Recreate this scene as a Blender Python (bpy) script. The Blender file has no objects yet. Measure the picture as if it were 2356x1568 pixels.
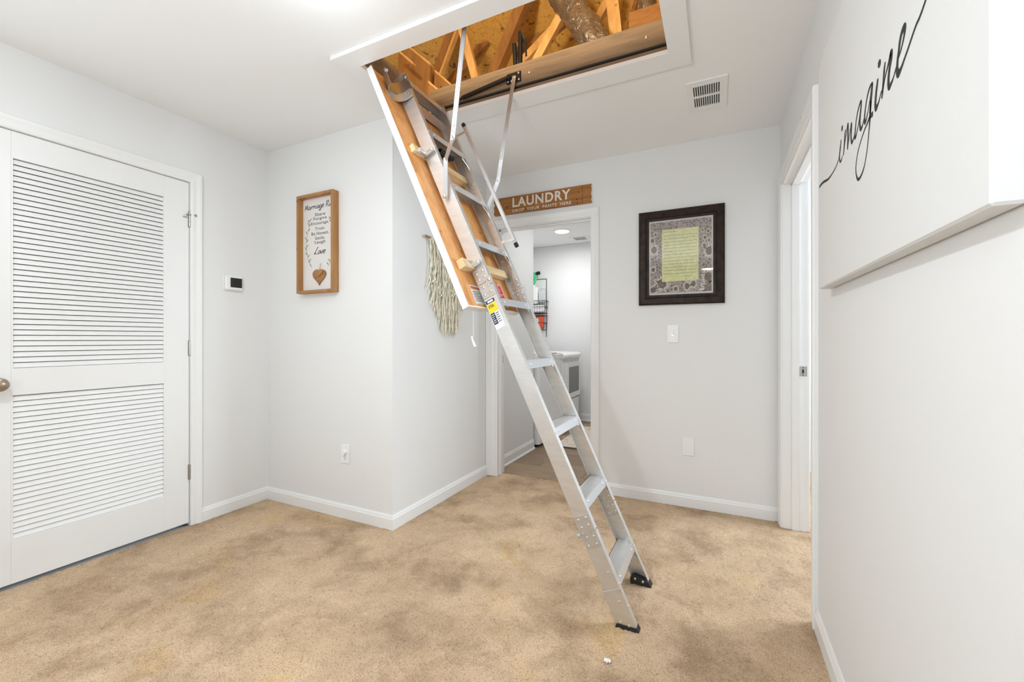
import bpy, math, random
import numpy as np
from mathutils import Vector, Matrix
random.seed(7); rng = np.random.default_rng(5)
XL0 = -2.863
SC = bpy.context.scene; COL = SC.collection
PI = math.pi

# ------------------------------------------------------------------ camera, world, lights, exposure
FPX, TH, CY, CH = 973.7, .4523, 779.1, 1.123
cam = bpy.data.cameras.new('camera'); co = bpy.data.objects.new('camera', cam); COL.objects.link(co)
co.location = (0, 0, CH); co.rotation_euler = (PI/2, 0, TH)
cam.sensor_width = 36; cam.lens = FPX/2356*36; cam.shift_y = -(784-CY)/2356; cam.clip_start = .02
SC.camera = co
SC.view_settings.view_transform = 'Standard'; SC.view_settings.look = 'None'
SC.view_settings.gamma = 1; SC.view_settings.use_curve_mapping = False
SC.view_settings.exposure = 0.02
W = bpy.data.worlds.new('world'); SC.world = W; W.use_nodes = True
W.node_tree.nodes['Background'].inputs[0].default_value = (.9, .95, 1, 1)
W.node_tree.nodes['Background'].inputs[1].default_value = .3

def area(name, loc, rot, size, power, col=(1, 1, 1), shape='DISK', size_y=None):
    l = bpy.data.lights.new(name, 'AREA'); l.shape = shape; l.size = size; l.energy = power; l.color = col
    if size_y: l.size_y = size_y
    o = bpy.data.objects.new(name, l); COL.objects.link(o); o.location = loc; o.rotation_euler = rot
    return o
def bulb(name, loc, r, power, col):
    l = bpy.data.lights.new(name, 'POINT'); l.shadow_soft_size = r; l.energy = power; l.color = col
    o = bpy.data.objects.new(name, l); COL.objects.link(o); o.location = loc; return o
COOL = (.865, .945, 1)
def aim(p, q): return (Vector(q)-Vector(p)).to_track_quat('-Z', 'Y').to_euler()
area('ceiling_lamp_light', (-1.28, 1.02, 2.36), (0, 0, 0), .24, 3.0, COOL)
bulb('ceiling_lamp_glow', (-1.28, 1.02, 2.27), .07, 1.5, COOL)
area('rear_lamp_light', (-1.16, -.02, 2.38), (0, 0, 0), .09, 20, COOL)
area('rear_fill_light', (XL0+.04, -.35, 1.45), (0, -PI/2, 0), 1.5, 6, COOL, 'RECTANGLE', 1.7)  # added soft fill at the left wall behind the camera, no window there
area('bounce_fill_light', (-.8, -.9, 1.25), aim((-.8, -.9, 1.25), (-.70, -.25, 2.44)), .8, 33, COOL)  # added fill aimed up to brighten the ceiling, no fixture of the room
area('laundry_lamp_light', (-1.71, 4.92, 2.40), (0, 0, 0), .16, 10, (.97, .99, 1))
area('laundry_fill_light', (-.95, 3.85, 2.40), (0, 0, 0), .16, 7, (.97, .99, 1))  # added fill hidden above the doorway, brightens the laundry side wall
area('side_room_light', (1.9, 3.2, 1.75), aim((1.9, 3.2, 1.75), (-.6, 2.1, .7)), 1.0, 62, (.80, .91, 1), 'RECTANGLE', .9)
area('attic_lamp_light', (-.9, .35, 2.64), (math.radians(112), 0, math.radians(4)), .34, 52, (1, .80, .50))

# ------------------------------------------------------------------ geometry constants (metres)
XL, Y1, X1, Y2, XR, H = -2.863, 1.939, -1.727, 3.068, .348, 2.44
YR = -3.0                                   # rear wall, behind the camera
LY, LXL, LXR = 5.66, -2.47, -.25            # laundry room
SA, CA = .9067, .4217                       # ladder slope

def ray(u, v):
    Fw = np.array([-math.sin(TH), math.cos(TH), 0]); R = np.array([math.cos(TH), math.sin(TH), 0])
    return Fw + R*(u-1178)/FPX + np.array([0, 0, (CY-v)/FPX])
def on(ax, val, u, v):                      # point of a wall, floor or beam plane seen at a picture position
    d = ray(u, v); i = 'XYZ'.index(ax); t = (val-(0, 0, CH)[i])/d[i]
    return np.array([0, 0, CH]) + t*d

# ------------------------------------------------------------------ materials
def newmat(name):
    m = bpy.data.materials.new(name); m.use_nodes = True; nt = m.node_tree
    return m, nt, nt.nodes['Principled BSDF']
def mat(name, c, rough=.5, metal=0, var=0, scale=20, bump=0, bscale=200, stretch=(1, 1, 1), emit=0, spec=None, dist=.001):
    m, nt, b = newmat(name); N = nt.nodes; L = nt.links
    b.inputs['Base Color'].default_value = (*c, 1); b.inputs['Roughness'].default_value = rough; b.inputs['Metallic'].default_value = metal
    if spec is not None: b.inputs['Specular IOR Level'].default_value = spec
    tc = N.new('ShaderNodeTexCoord'); mp = N.new('ShaderNodeMapping'); L.new(tc.outputs['Object'], mp.inputs[0]); mp.inputs['Scale'].default_value = stretch
    if var:
        n = N.new('ShaderNodeTexNoise'); n.inputs['Scale'].default_value = scale; n.inputs['Detail'].default_value = 5; L.new(mp.outputs[0], n.inputs[0])
        r = N.new('ShaderNodeValToRGB'); L.new(n.outputs[0], r.inputs[0])
        r.color_ramp.elements[0].position = .3; r.color_ramp.elements[1].position = .7
        r.color_ramp.elements[0].color = (*[x*(1-var) for x in c], 1); r.color_ramp.elements[1].color = (*[min(1, x*(1+var)) for x in c], 1)
        L.new(r.outputs[0], b.inputs['Base Color'])
    if bump:
        n2 = N.new('ShaderNodeTexNoise'); n2.inputs['Scale'].default_value = bscale; L.new(mp.outputs[0], n2.inputs[0])
        bp = N.new('ShaderNodeBump'); bp.inputs['Strength'].default_value = bump; bp.inputs['Distance'].default_value = dist
        L.new(n2.outputs[0], bp.inputs['Height']); L.new(bp.outputs[0], b.inputs['Normal'])
    if emit:
        b.inputs['Emission Color'].default_value = (*c, 1); b.inputs['Emission Strength'].default_value = emit
    return m
def wood(name, c1, c2, scale=(1, 1, 1), grain=12, rough=.55, knots=True):
    m, nt, b = newmat(name); N = nt.nodes; L = nt.links
    tc = N.new('ShaderNodeTexCoord'); mp = N.new('ShaderNodeMapping'); L.new(tc.outputs['Object'], mp.inputs[0]); mp.inputs['Scale'].default_value = scale
    n = N.new('ShaderNodeTexNoise'); n.inputs['Scale'].default_value = grain; n.inputs['Detail'].default_value = 8; n.inputs['Distortion'].default_value = .6; L.new(mp.outputs[0], n.inputs[0])
    r = N.new('ShaderNodeValToRGB'); L.new(n.outputs[0], r.inputs[0])
    r.color_ramp.elements[0].position = .3; r.color_ramp.elements[1].position = .68
    r.color_ramp.elements[0].color = (*c1, 1); r.color_ramp.elements[1].color = (*c2, 1)
    out = r.outputs[0]
    if knots:
        v = N.new('ShaderNodeTexVoronoi'); v.inputs['Scale'].default_value = 9; L.new(tc.outputs['Object'], v.inputs[0])
        kr = N.new('ShaderNodeValToRGB'); L.new(v.outputs['Distance'], kr.inputs[0])
        kr.color_ramp.elements[0].position = .05; kr.color_ramp.elements[0].color = (.3, .3, .3, 1)
        kr.color_ramp.elements[1].position = .12; kr.color_ramp.elements[1].color = (1, 1, 1, 1)
        mx = N.new('ShaderNodeMix'); mx.data_type = 'RGBA'; mx.blend_type = 'MULTIPLY'; mx.inputs[0].default_value = .8
        L.new(out, mx.inputs[6]); L.new(kr.outputs[0], mx.inputs[7]); out = mx.outputs[2]
    L.new(out, b.inputs['Base Color']); b.inputs['Roughness'].default_value = rough
    bp = N.new('ShaderNodeBump'); bp.inputs['Strength'].default_value = .15; bp.inputs['Distance'].default_value = .001
    L.new(n.outputs[0], bp.inputs['Height']); L.new(bp.outputs[0], b.inputs['Normal'])
    return m

M = {}
M['wall'] = mat('wall_paint', (.85, .85, .845), .85, bump=.12, bscale=260, dist=.0006)
M['ceil'] = mat('ceiling_paint', (.94, .94, .94), .9, bump=.1, bscale=200, dist=.0006)
M['trim'] = mat('trim_paint', (.90, .90, .895), .38)
M['door'] = mat('door_paint', (.88, .88, .875), .42)
M['steel'] = mat('satin_steel', (.42, .41, .39), .35, .9)
M['dark'] = mat('dark_gap', (.012, .012, .012), .9)
M['alu'] = mat('brushed_aluminium', (.71, .705, .695), .40, .82, var=.05, scale=14, stretch=(1, 1, 4))
M['alu_lip'] = mat('extruded_aluminium', (.72, .74, .77), .36, .8)
M['zinc'] = mat('zinc_plate', (.60, .60, .59), .4, .75, var=.08, scale=60)
M['rivet'] = mat('rivet_metal', (.75, .75, .74), .25, .9)
M['black'] = mat('black_metal', (.015, .015, .017), .45, .3)
M['rubber'] = mat('black_rubber', (.02, .02, .02), .8)
M['white'] = mat('white_plastic', (.92, .92, .91), .35)
M['enamel'] = mat('white_enamel', (.86, .86, .86), .18)
M['canvas'] = mat('painted_canvas', (.78, .78, .77), .9, bump=.5, bscale=700, dist=.0006)
M['ink'] = mat('dark_ink', (.035, .035, .038), .8)
M['greyink'] = mat('grey_ink', (.10, .10, .10), .8)
M['pine'] = wood('amber_pine', (.62, .25, .07), (.86, .44, .15), (6, 6, .8), 4, .5)
M['pine_x'] = wood('pale_pine', (.66, .47, .25), (.82, .64, .38), (3, 1, 8), 5, .6, False)
M['jambw'] = wood('weathered_jamb_wood', (.19, .13, .085), (.30, .21, .135), (.8, 6, 8), 5, .6, False)
M['frame_w'] = wood('honey_wood', (.33, .15, .045), (.50, .25, .085), (8, 8, 1), 4, .5)
M['sign_w'] = wood('stained_sign_wood', (.24, .085, .016), (.44, .18, .035), (1.5, 4, 14), 3, .5)
M['espresso'] = wood('espresso_wood', (.010, .006, .004), (.040, .022, .013), (4, 4, 4), 6, .42, False)
M['espresso'].node_tree.nodes['Principled BSDF'].inputs['Specular IOR Level'].default_value = .2
M['truss'] = wood('truss_lumber', (.62, .35, .13), (.88, .58, .27), (4, 4, 1), 4, .65)
M['darkl'] = wood('dark_lumber', (.30, .15, .055), (.42, .22, .09), (4, 4, 1), 4, .7)
M['heart'] = wood('heart_wood', (.27, .12, .04), (.40, .19, .07), (3, 3, 10), 4, .5, False)
M['cord'] = mat('cotton_cord', (.80, .77, .70), .8)
M['yarn'] = mat('undyed_yarn', (.88, .79, .64), .95, var=.22, scale=40, bump=.5, bscale=500, dist=.002)
M['stick'] = wood('driftwood', (.24, .13, .06), (.42, .25, .13), (6, 1, 6), 8, .7, False)
M['screen'] = mat('dark_screen', (.03, .03, .032), .15)
M['green'] = mat('green_plastic', (.07, .62, .25), .35)
M['red'] = mat('orange_red_plastic', (.85, .12, .04), .4)
M['stick_w'] = mat('label_white', (.80, .80, .79), .5)
M['stick_y'] = mat('label_yellow', (.90, .68, .02), .5)
M['stick_n'] = mat('label_navy', (.03, .045, .08), .5)
M['stick_r'] = mat('label_red', (.55, .03, .05), .5)
M['stick_o'] = mat('label_orange', (.62, .20, .05), .5)
M['leaf'] = mat('painted_leaf_green', (.10, .20, .075), .8)
M['mat_board'] = mat('marriage_board', (.80, .765, .74), .8)
M['silver'] = mat('appliance_silver', (.55, .55, .54), .3, .6)
M['glassd'] = mat('smoked_glass', (.13, .135, .13), .12)
M['shadowbox'] = mat('vent_inside', (.03, .03, .028), .9)

def carpet_mat():
    m, nt, b = newmat('tan_carpet'); N = nt.nodes; L = nt.links
    tc = N.new('ShaderNodeTexCoord')
    def noise(s, d=4, dis=0, rough=.5):
        n = N.new('ShaderNodeTexNoise'); n.inputs['Scale'].default_value = s; n.inputs['Detail'].default_value = d
        n.inputs['Distortion'].default_value = dis; n.inputs['Roughness'].default_value = rough; L.new(tc.outputs['Object'], n.inputs[0]); return n
    def ramp(src, p0, c0, p1, c1):
        r = N.new('ShaderNodeValToRGB'); L.new(src, r.inputs[0]); e = r.color_ramp.elements
        e[0].position = p0; e[0].color = (*c0, 1); e[1].position = p1; e[1].color = (*c1, 1); return r.outputs[0]
    def mix(a, c, f, mode='MIX'):
        x = N.new('ShaderNodeMix'); x.data_type = 'RGBA'; x.blend_type = mode
        if isinstance(f, float): x.inputs[0].default_value = f
        else: L.new(f, x.inputs[0])
        L.new(a, x.inputs[6]); L.new(c, x.inputs[7]); return x.outputs[2]
    base = ramp(noise(1.7, 6, .3).outputs[0], .36, (.58, .415, .26), .62, (.76, .56, .35))
    pink = ramp(noise(2.6, 5, .2).outputs[0], .40, (.60, .43, .30), .6, (.75, .555, .405))
    c = mix(base, pink, .45)
    st = noise(3.3, 8, .25, .66); st.inputs['Scale'].default_value = 3.3
    stain = ramp(st.outputs[0], .34, (.50, .46, .42), .52, (1, 1, 1)); c = mix(c, stain, .62, 'MULTIPLY')
    st2 = noise(9, 8, .2, .7); c = mix(c, ramp(st2.outputs[0], .34, (.80, .78, .75), .55, (1.0, 1.0, 1.0)), .6, 'MULTIPLY')
    yel = ramp(noise(1.9, 3, 1.).outputs[0], .58, (1, 1, 1), .72, (1.0, .95, .78)); c = mix(c, yel, .9, 'MULTIPLY')
    fib = ramp(noise(230, 3, 0, .8).outputs[0], .33, (.46, .42, .40), .55, (1.05, 1.05, 1.05)); c = mix(c, fib, .8, 'MULTIPLY')
    spk = ramp(noise(95, 2, 0, .7).outputs[0], .30, (.45, .40, .36), .37, (1, 1, 1)); c = mix(c, spk, .7, 'MULTIPLY')
    L.new(c, b.inputs['Base Color']); b.inputs['Roughness'].default_value = .95; b.inputs['Specular IOR Level'].default_value = .1
    n3 = noise(260, 3); bp = N.new('ShaderNodeBump'); bp.inputs['Strength'].default_value = .6; bp.inputs['Distance'].default_value = .004
    L.new(n3.outputs[0], bp.inputs['Height']); L.new(bp.outputs[0], b.inputs['Normal'])
    return m
M['carpet'] = carpet_mat()

def osb_mat():
    m, nt, b = newmat('roof_sheathing'); N = nt.nodes; L = nt.links
    tc = N.new('ShaderNodeTexCoord'); v = N.new('ShaderNodeTexVoronoi'); v.inputs['Scale'].default_value = 14; v.inputs['Randomness'].default_value = 1
    n = N.new('ShaderNodeTexNoise'); n.inputs['Scale'].default_value = 6; n.inputs['Detail'].default_value = 6; L.new(tc.outputs['Object'], n.inputs[0])
    L.new(n.outputs['Color'], v.inputs[0]); 
    r = N.new('ShaderNodeValToRGB'); L.new(v.outputs['Distance'], r.inputs[0]); e = r.color_ramp.elements
    e[0].color = (.60, .32, .06, 1); e[1].color = (.80, .50, .15, 1); e[1].position = .6
    k = N.new('ShaderNodeTexNoise'); k.inputs['Scale'].default_value = 16; k.inputs['Detail'].default_value = 3; L.new(tc.outputs['Object'], k.inputs[0])
    kr = N.new('ShaderNodeValToRGB'); L.new(k.outputs[0], kr.inputs[0]); q = kr.color_ramp.elements
    q[0].position = .30; q[0].color = (.22, .16, .08, 1); q[1].position = .40; q[1].color = (1, 1, 1, 1)
    x = N.new('ShaderNodeMix'); x.data_type = 'RGBA'; x.blend_type = 'MULTIPLY'; x.inputs[0].default_value = 1
    L.new(r.outputs[0], x.inputs[6]); L.new(kr.outputs[0], x.inputs[7]); L.new(x.outputs[2], b.inputs['Base Color'])
    b.inputs['Roughness'].default_value = .7
    return m
M['osb'] = osb_mat()
def foil_mat():
    m, nt, b = newmat('foil_duct_wrap'); N = nt.nodes; L = nt.links
    b.inputs['Base Color'].default_value = (.34, .31, .32, 1); b.inputs['Metallic'].default_value = .75; b.inputs['Roughness'].default_value = .28
    tc = N.new('ShaderNodeTexCoord'); n = N.new('ShaderNodeTexNoise'); n.inputs['Scale'].default_value = 22; n.inputs['Detail'].default_value = 5; n.inputs['Distortion'].default_value = 1; L.new(tc.outputs['Object'], n.inputs[0])
    bp = N.new('ShaderNodeBump'); bp.inputs['Strength'].default_value = .9; bp.inputs['Distance'].default_value = .03
    L.new(n.outputs[0], bp.inputs['Height']); L.new(bp.outputs[0], b.inputs['Normal']); return m
M['foil'] = foil_mat()
def print_mat():
    m, nt, b = newmat('sepia_flower_print'); N = nt.nodes; L = nt.links
    tc = N.new('ShaderNodeTexCoord'); v = N.new('ShaderNodeTexVoronoi'); v.feature = 'DISTANCE_TO_EDGE'; v.inputs['Scale'].default_value = 55; L.new(tc.outputs['Object'], v.inputs[0])
    r = N.new('ShaderNodeValToRGB'); L.new(v.outputs[0], r.inputs[0]); e = r.color_ramp.elements
    e[0].position = .08; e[0].color = (.52, .43, .38, 1); e[1].position = .2; e[1].color = (.20, .15, .125, 1)
    L.new(r.outputs[0], b.inputs['Base Color']); b.inputs['Roughness'].default_value = .6; return m
M['print'] = print_mat()
M['petal'] = mat('sepia_petal', (.80, .71, .62), .6)
M['fcentre'] = mat('sepia_flower_centre', (.19, .125, .085), .6)
M['stemc'] = mat('sepia_grass', (.66, .60, .55), .6)
M['paper'] = mat('yellow_green_paper', (.90, .88, .47), .7, var=.10, scale=45)
def glass_mat():
    m = bpy.data.materials.new('picture_glass'); m.use_nodes = True; nt = m.node_tree; N = nt.nodes; N.clear()
    o = N.new('ShaderNodeOutputMaterial'); t = N.new('ShaderNodeBsdfTransparent'); g = N.new('ShaderNodeBsdfGlossy'); g.inputs['Roughness'].default_value = .02
    x = N.new('ShaderNodeMixShader'); f = N.new('ShaderNodeFresnel'); f.inputs[0].default_value = 1.45
    nt.links.new(f.outputs[0], x.inputs[0]); nt.links.new(t.outputs[0], x.inputs[1]); nt.links.new(g.outputs[0], x.inputs[2]); nt.links.new(x.outputs[0], o.inputs[0]); return m
M['glass'] = glass_mat()
def rug_mat():
    m, nt, b = newmat('spotted_rug'); N = nt.nodes; L = nt.links
    tc = N.new('ShaderNodeTexCoord'); mp = N.new('ShaderNodeMapping'); mp.inputs['Scale'].default_value = (1, 2.2, 1); L.new(tc.outputs['Object'], mp.inputs[0])
    v = N.new('ShaderNodeTexVoronoi'); v.inputs['Scale'].default_value = 13; L.new(mp.outputs[0], v.inputs[0])
    r = N.new('ShaderNodeValToRGB'); L.new(v.outputs['Distance'], r.inputs[0]); e = r.color_ramp.elements; r.color_ramp.interpolation = 'CONSTANT'
    e[0].color = (.30, .15, .07, 1); e[1].position = .2; e[1].color = (.76, .66, .56, 1)
    L.new(r.outputs[0], b.inputs['Base Color']); b.inputs['Roughness'].default_value = .95; return m
M['rug'] = rug_mat()
PL = [mat('plank_%d' % i, c, .45, var=.3, scale=5, stretch=(1.2, 14, 1)) for i, c in enumerate([(.33, .225, .135), (.27, .18, .11), (.40, .285, .18), (.30, .205, .13)])]

# ------------------------------------------------------------------ mesh helpers
SMALL = {'rivet', 'rail_rivet', 'bolt', 'bracket_bolt', 'jamb_bolt', 'screw', 'slot', 'knot', 'latch_hook', 'painted_vine', 'handwriting', 'flower', 'strike_plate_x', 'lettering'}
class MB:
    def __init__(s): s.v = []; s.f = []; s.m = []
    def add(s, vs, fs, mi=0):
        b = len(s.v); s.v += [tuple(map(float, p)) for p in vs]; s.f += [tuple(b+i for i in f) for f in fs]; s.m += [mi]*len(fs)
    def box(s, x0, y0, z0, x1, y1, z1, mi=0, T=None):
        x0, x1 = sorted((x0, x1)); y0, y1 = sorted((y0, y1)); z0, z1 = sorted((z0, z1))
        vs = [(x, y, z) for x in (x0, x1) for y in (y0, y1) for z in (z0, z1)]
        if T: vs = [T(*p) for p in vs]
        s.add(vs, [(0, 1, 3, 2), (4, 6, 7, 5), (0, 4, 5, 1), (2, 3, 7, 6), (0, 2, 6, 4), (1, 5, 7, 3)], mi)
    def bbox(s, x0, y0, z0, x1, y1, z1, c=.002, mi=0, T=None):      # chamfered box
        x0, x1 = sorted((x0, x1)); y0, y1 = sorted((y0, y1)); z0, z1 = sorted((z0, z1))
        c = min(c, (x1-x0)*.45, (y1-y0)*.45, (z1-z0)*.45); vs = []; ix = {}
        lo = (x0, y0, z0); hi = (x1, y1, z1)
        for a in (0, 1):
            for b_ in (0, 1):
                for d in (0, 1):
                    k = (a, b_, d)
                    for ax in range(3):
                        p = [(hi if k[i] else lo)[i] for i in range(3)]
                        for i in range(3):
                            if i != ax: p[i] += -c if k[i] else c
                        ix[k, ax] = len(vs); vs.append(tuple(p))
        fs = []
        for ax in range(3):
            o = [i for i in range(3) if i != ax]
            for sd in (0, 1):
                q = []
                for (p, r) in ((0, 0), (1, 0), (1, 1), (0, 1)):
                    k = [0, 0, 0]; k[ax] = sd; k[o[0]] = p; k[o[1]] = r; q.append(ix[tuple(k), ax])
                fs.append(tuple(q))
            for p in (0, 1):
                for r in (0, 1):
                    k0 = [0]*3; k1 = [0]*3; k0[o[0]] = k1[o[0]] = p; k0[o[1]] = k1[o[1]] = r; k1[ax] = 1
                    fs.append((ix[tuple(k0), o[0]], ix[tuple(k1), o[0]], ix[tuple(k1), o[1]], ix[tuple(k0), o[1]]))
        for k in [(a, b_, d) for a in (0, 1) for b_ in (0, 1) for d in (0, 1)]: fs.append((ix[k, 0], ix[k, 1], ix[k, 2]))
        if T: vs = [T(*p) for p in vs]
        s.add(vs, fs, mi)
    def tube(s, pts, r, n=8, mi=0, caps=True):
        pts = [Vector(p) for p in pts]; rs = r if isinstance(r, (list, tuple)) else [r]*len(pts); vs = []
        up = None
        for i, p in enumerate(pts):
            t = (pts[min(i+1, len(pts)-1)]-pts[max(i-1, 0)]).normalized()
            if up is None: up = Vector((0, 0, 1)) if abs(t.z) < .9 else Vector((1, 0, 0))
            a = t.cross(up).normalized(); b = a.cross(t).normalized(); up = b
            for k in range(n):
                q = 2*PI*k/n; vs.append(p+a*math.cos(q)*rs[i]+b*math.sin(q)*rs[i])
        fs = [(i*n+k, i*n+(k+1) % n, (i+1)*n+(k+1) % n, (i+1)*n+k) for i in range(len(pts)-1) for k in range(n)]
        if caps: fs += [tuple(range(n-1, -1, -1)), tuple((len(pts)-1)*n+k for k in range(n))]
        s.add(vs, fs, mi)
    def lathe(s, c, axis, prof, n=16, mi=0):                        # profile: (distance along axis, radius)
        a = Vector(axis).normalized(); h = Vector((0, 0, 1)) if abs(a.z) < .9 else Vector((1, 0, 0))
        u = a.cross(h).normalized(); w = a.cross(u); vs = []
        for (d, r) in prof:
            for k in range(n):
                q = 2*PI*k/n; vs.append(Vector(c)+a*d+u*math.cos(q)*r+w*math.sin(q)*r)
        fs = [(i*n+k, i*n+(k+1) % n, (i+1)*n+(k+1) % n, (i+1)*n+k) for i in range(len(prof)-1) for k in range(n)]
        fs += [tuple(range(n-1, -1, -1)), tuple((len(prof)-1)*n+k for k in range(n))]
        s.add(vs, fs, mi)
    def dome(s, c, axis, r, mi=0, n=10, h=.5): s.lathe(c, axis, [(0, r), (r*h*.6, r*.85), (r*h, r*.4)], n, mi)
    def prism(s, poly, T, d0, d1, mi=0):                            # polygon (a, b) extruded along third
        n = len(poly); vs = [T(a, b, d0) for a, b in poly]+[T(a, b, d1) for a, b in poly]
        s.add(vs, [tuple(range(n-1, -1, -1)), tuple(range(n, 2*n))]+[(i, (i+1) % n, n+(i+1) % n, n+i) for i in range(n)], mi)
    def sweep(s, path, prof, T, closed, mi=0):                      # path: (u, v, du, dv); profile: (offset, height)
        vs = []; n = len(prof)
        for (u, v, du, dv) in path:
            for (o, h) in prof: vs.append(T(u+du*o, v+dv*o, h))
        fs = []; m = len(path)
        for i in range(m if closed else m-1):
            j = (i+1) % m
            for k in range(n): fs.append((i*n+k, i*n+(k+1) % n, j*n+(k+1) % n, j*n+k))
        if not closed: fs += [tuple(range(n)), tuple((m-1)*n+k for k in range(n-1, -1, -1))]
        s.add(vs, fs, mi)
    def ribbon(s, pts, w, T, mi=0):                                 # flat stroke in a plane
        P = np.array(pts, float); n = len(P); vs = []
        ws = w if hasattr(w, '__len__') else [w]*n
        for i in range(n):
            t = P[min(i+1, n-1)]-P[max(i-1, 0)]; L = np.hypot(*t) or 1; nx, ny = -t[1]/L, t[0]/L
            vs.append(T(P[i][0]+nx*ws[i]/2, P[i][1]+ny*ws[i]/2)); vs.append(T(P[i][0]-nx*ws[i]/2, P[i][1]-ny*ws[i]/2))
        s.add(vs, [(2*i, 2*i+1, 2*i+3, 2*i+2) for i in range(n-1)], mi)
    def build(s, name, mats, parent=None, smooth=False, label=None, kind=None, flip=True):
        me = bpy.data.meshes.new(name); me.from_pydata(s.v, [], s.f)
        for m_ in (mats if isinstance(mats, (list, tuple)) else [mats]): me.materials.append(M[m_] if isinstance(m_, str) else m_)
        if any(s.m): me.polygons.foreach_set('material_index', s.m)
        me.update()
        if flip:
            import bmesh
            bm = bmesh.new(); bm.from_mesh(me); bmesh.ops.recalc_face_normals(bm, faces=bm.faces); bm.to_mesh(me); bm.free()
        if smooth:
            me.polygons.foreach_set('use_smooth', [True]*len(me.polygons))
            try: me.set_sharp_from_angle(angle=math.radians(35))
            except Exception: pass
        o = bpy.data.objects.new(name, me); COL.objects.link(o)
        if parent: 
            o.parent = parent; o.matrix_parent_inverse = Matrix.Translation(parent_world(parent)).inverted()
        if label: o['label'] = label
        if kind is None and name in SMALL: kind = 'stuff'
        if kind: o['kind'] = kind
        return o
def parent_world(p):                                                # parts sit at the world origin, things at their base
    return p.location.copy() if p.parent is None else Vector((0, 0, 0))
def thing(name, label, cat, loc=(0, 0, 0), group=None):
    o = bpy.data.objects.new(name, None); o.empty_display_size = .05; COL.objects.link(o); o.location = loc
    o['label'] = label; o['category'] = cat
    if group: o['group'] = group
    return o
def tag(o, label, cat, group=None):
    o['label'] = label; o['category'] = cat
    if group: o['group'] = group
    return o
def struct(o, label=None):
    o['kind'] = 'structure'
    if label: o['label'] = label
    return o
def smoothpts(pts, k=6):                                            # Catmull-Rom
    P = [np.array(p, float) for p in pts]; out = []
    for i in range(len(P)-1):
        a, b, c, d = P[max(i-1, 0)], P[i], P[i+1], P[min(i+2, len(P)-1)]
        for j in range(k):
            t = j/k; out.append(.5*((2*b)+(-a+c)*t+(2*a-5*b+4*c-d)*t*t+(-a+3*b-3*c+d)*t**3))
    out.append(P[-1]); return out
def text_verts(s, sx=1, shear=0, bold=0, space=1, word=1):
    cu = bpy.data.curves.new('t', 'FONT'); cu.body = s; cu.size = 1; cu.shear = shear; cu.offset = bold; cu.space_character = space; cu.space_word = word; cu.resolution_u = 3
    cu.fill_mode = 'FRONT'
    o = bpy.data.objects.new('t', cu); COL.objects.link(o)
    dg = bpy.context.evaluated_depsgraph_get(); me = bpy.data.meshes.new_from_object(o.evaluated_get(dg))
    v = np.array([list(p.co) for p in me.vertices]); f = [tuple(p.vertices) for p in me.polygons]
    bpy.data.objects.remove(o); bpy.data.curves.remove(cu); bpy.data.meshes.remove(me)
    return v, f
def text_on(mb, s, a0, b0, w, h, T, mi=0, d=0, slope=0, **kw):      # fit into box starting at (a0, b0), wide w, cap height h
    v, f = text_verts(s, **kw); mn = v.min(0); mx = v.max(0)
    V = []
    for p in v:
        a = (p[0]-mn[0])/(mx[0]-mn[0])*w; b = (p[1]-mn[1])/(mx[1]-mn[1])*h+slope*a
        V.append(T(a0+a, b0+b, d))
    mb.add(V, f, mi)

# ------------------------------------------------------------------ setting: floors
def carpet():
    xs = np.arange(XL, XR+.13, .0062); ys = np.arange(.35, 3.17, .0062); nx, ny = len(xs), len(ys)
    X, Y = np.meshgrid(xs, ys)
    Z = rng.normal(0, .0011, X.shape)
    c = rng.normal(0, 1, (ny//3+2, nx//3+2)); Z += np.kron(c, np.ones((3, 3)))[:ny, :nx]*.0011
    c = rng.normal(0, 1, (ny//12+3, nx//12+3)); Z += np.kron(c, np.ones((12, 12)))[:ny, :nx]*.0004
    V = np.stack([X, Y, Z-.002], -1).reshape(-1, 3)
    i = np.arange(ny-1)[:, None]*nx+np.arange(nx-1)[None, :]
    Fq = np.stack([i, i+1, i+nx+1, i+nx], -1).reshape(-1, 4)
    extra = [(XL-.1, YR-.1, -.003), (XR+.13, YR-.1, -.003), (XR+.13, .36, -.003), (XL-.1, .36, -.003), (XR+.12, .9, -.003), (4, .9, -.003), (4, 4.4, -.003), (XR+.12, 4.4, -.003)]
    b = len(V); V = np.vstack([V, extra]); F2 = np.array([[b, b+1, b+2, b+3], [b+4, b+5, b+6, b+7]]); Fq = np.vstack([Fq, F2])
    me = bpy.data.meshes.new('floor'); me.vertices.add(len(V)); me.vertices.foreach_set('co', V.ravel())
    me.loops.add(Fq.size); me.loops.foreach_set('vertex_index', Fq.ravel()); me.polygons.add(len(Fq))
    me.polygons.foreach_set('loop_start', np.arange(0, Fq.size, 4)); me.polygons.foreach_set('loop_total', np.full(len(Fq), 4)); me.update(calc_edges=True)
    me.materials.append(M['carpet']); o = bpy.data.objects.new('floor', me); COL.objects.link(o); return o
struct(carpet(), 'tan stained wall to wall carpet')

mb = MB(); mb.box(LXL-.1, 3.168, -.03, LXR+.1, LY+.1, -.012)
lf = struct(mb.build('floor', 'dark'), 'brown wood plank floor of the laundry room')
pw = .152; row = 0; y = 3.17
while y < LY:
    x = LXL-.1-random.random()*.9
    while x < LXR:
        x1 = x+1.2
        if x1 > LXL:
            q = MB(); q.bbox(max(x, LXL)+.001, y+.001, -.012, min(x1, LXR)-.001, y+pw-.001, -.001+random.random()*.0006, .0012)
            q.build('plank', PL[random.randrange(4)], lf)
        x = x1
    y += pw

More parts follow.
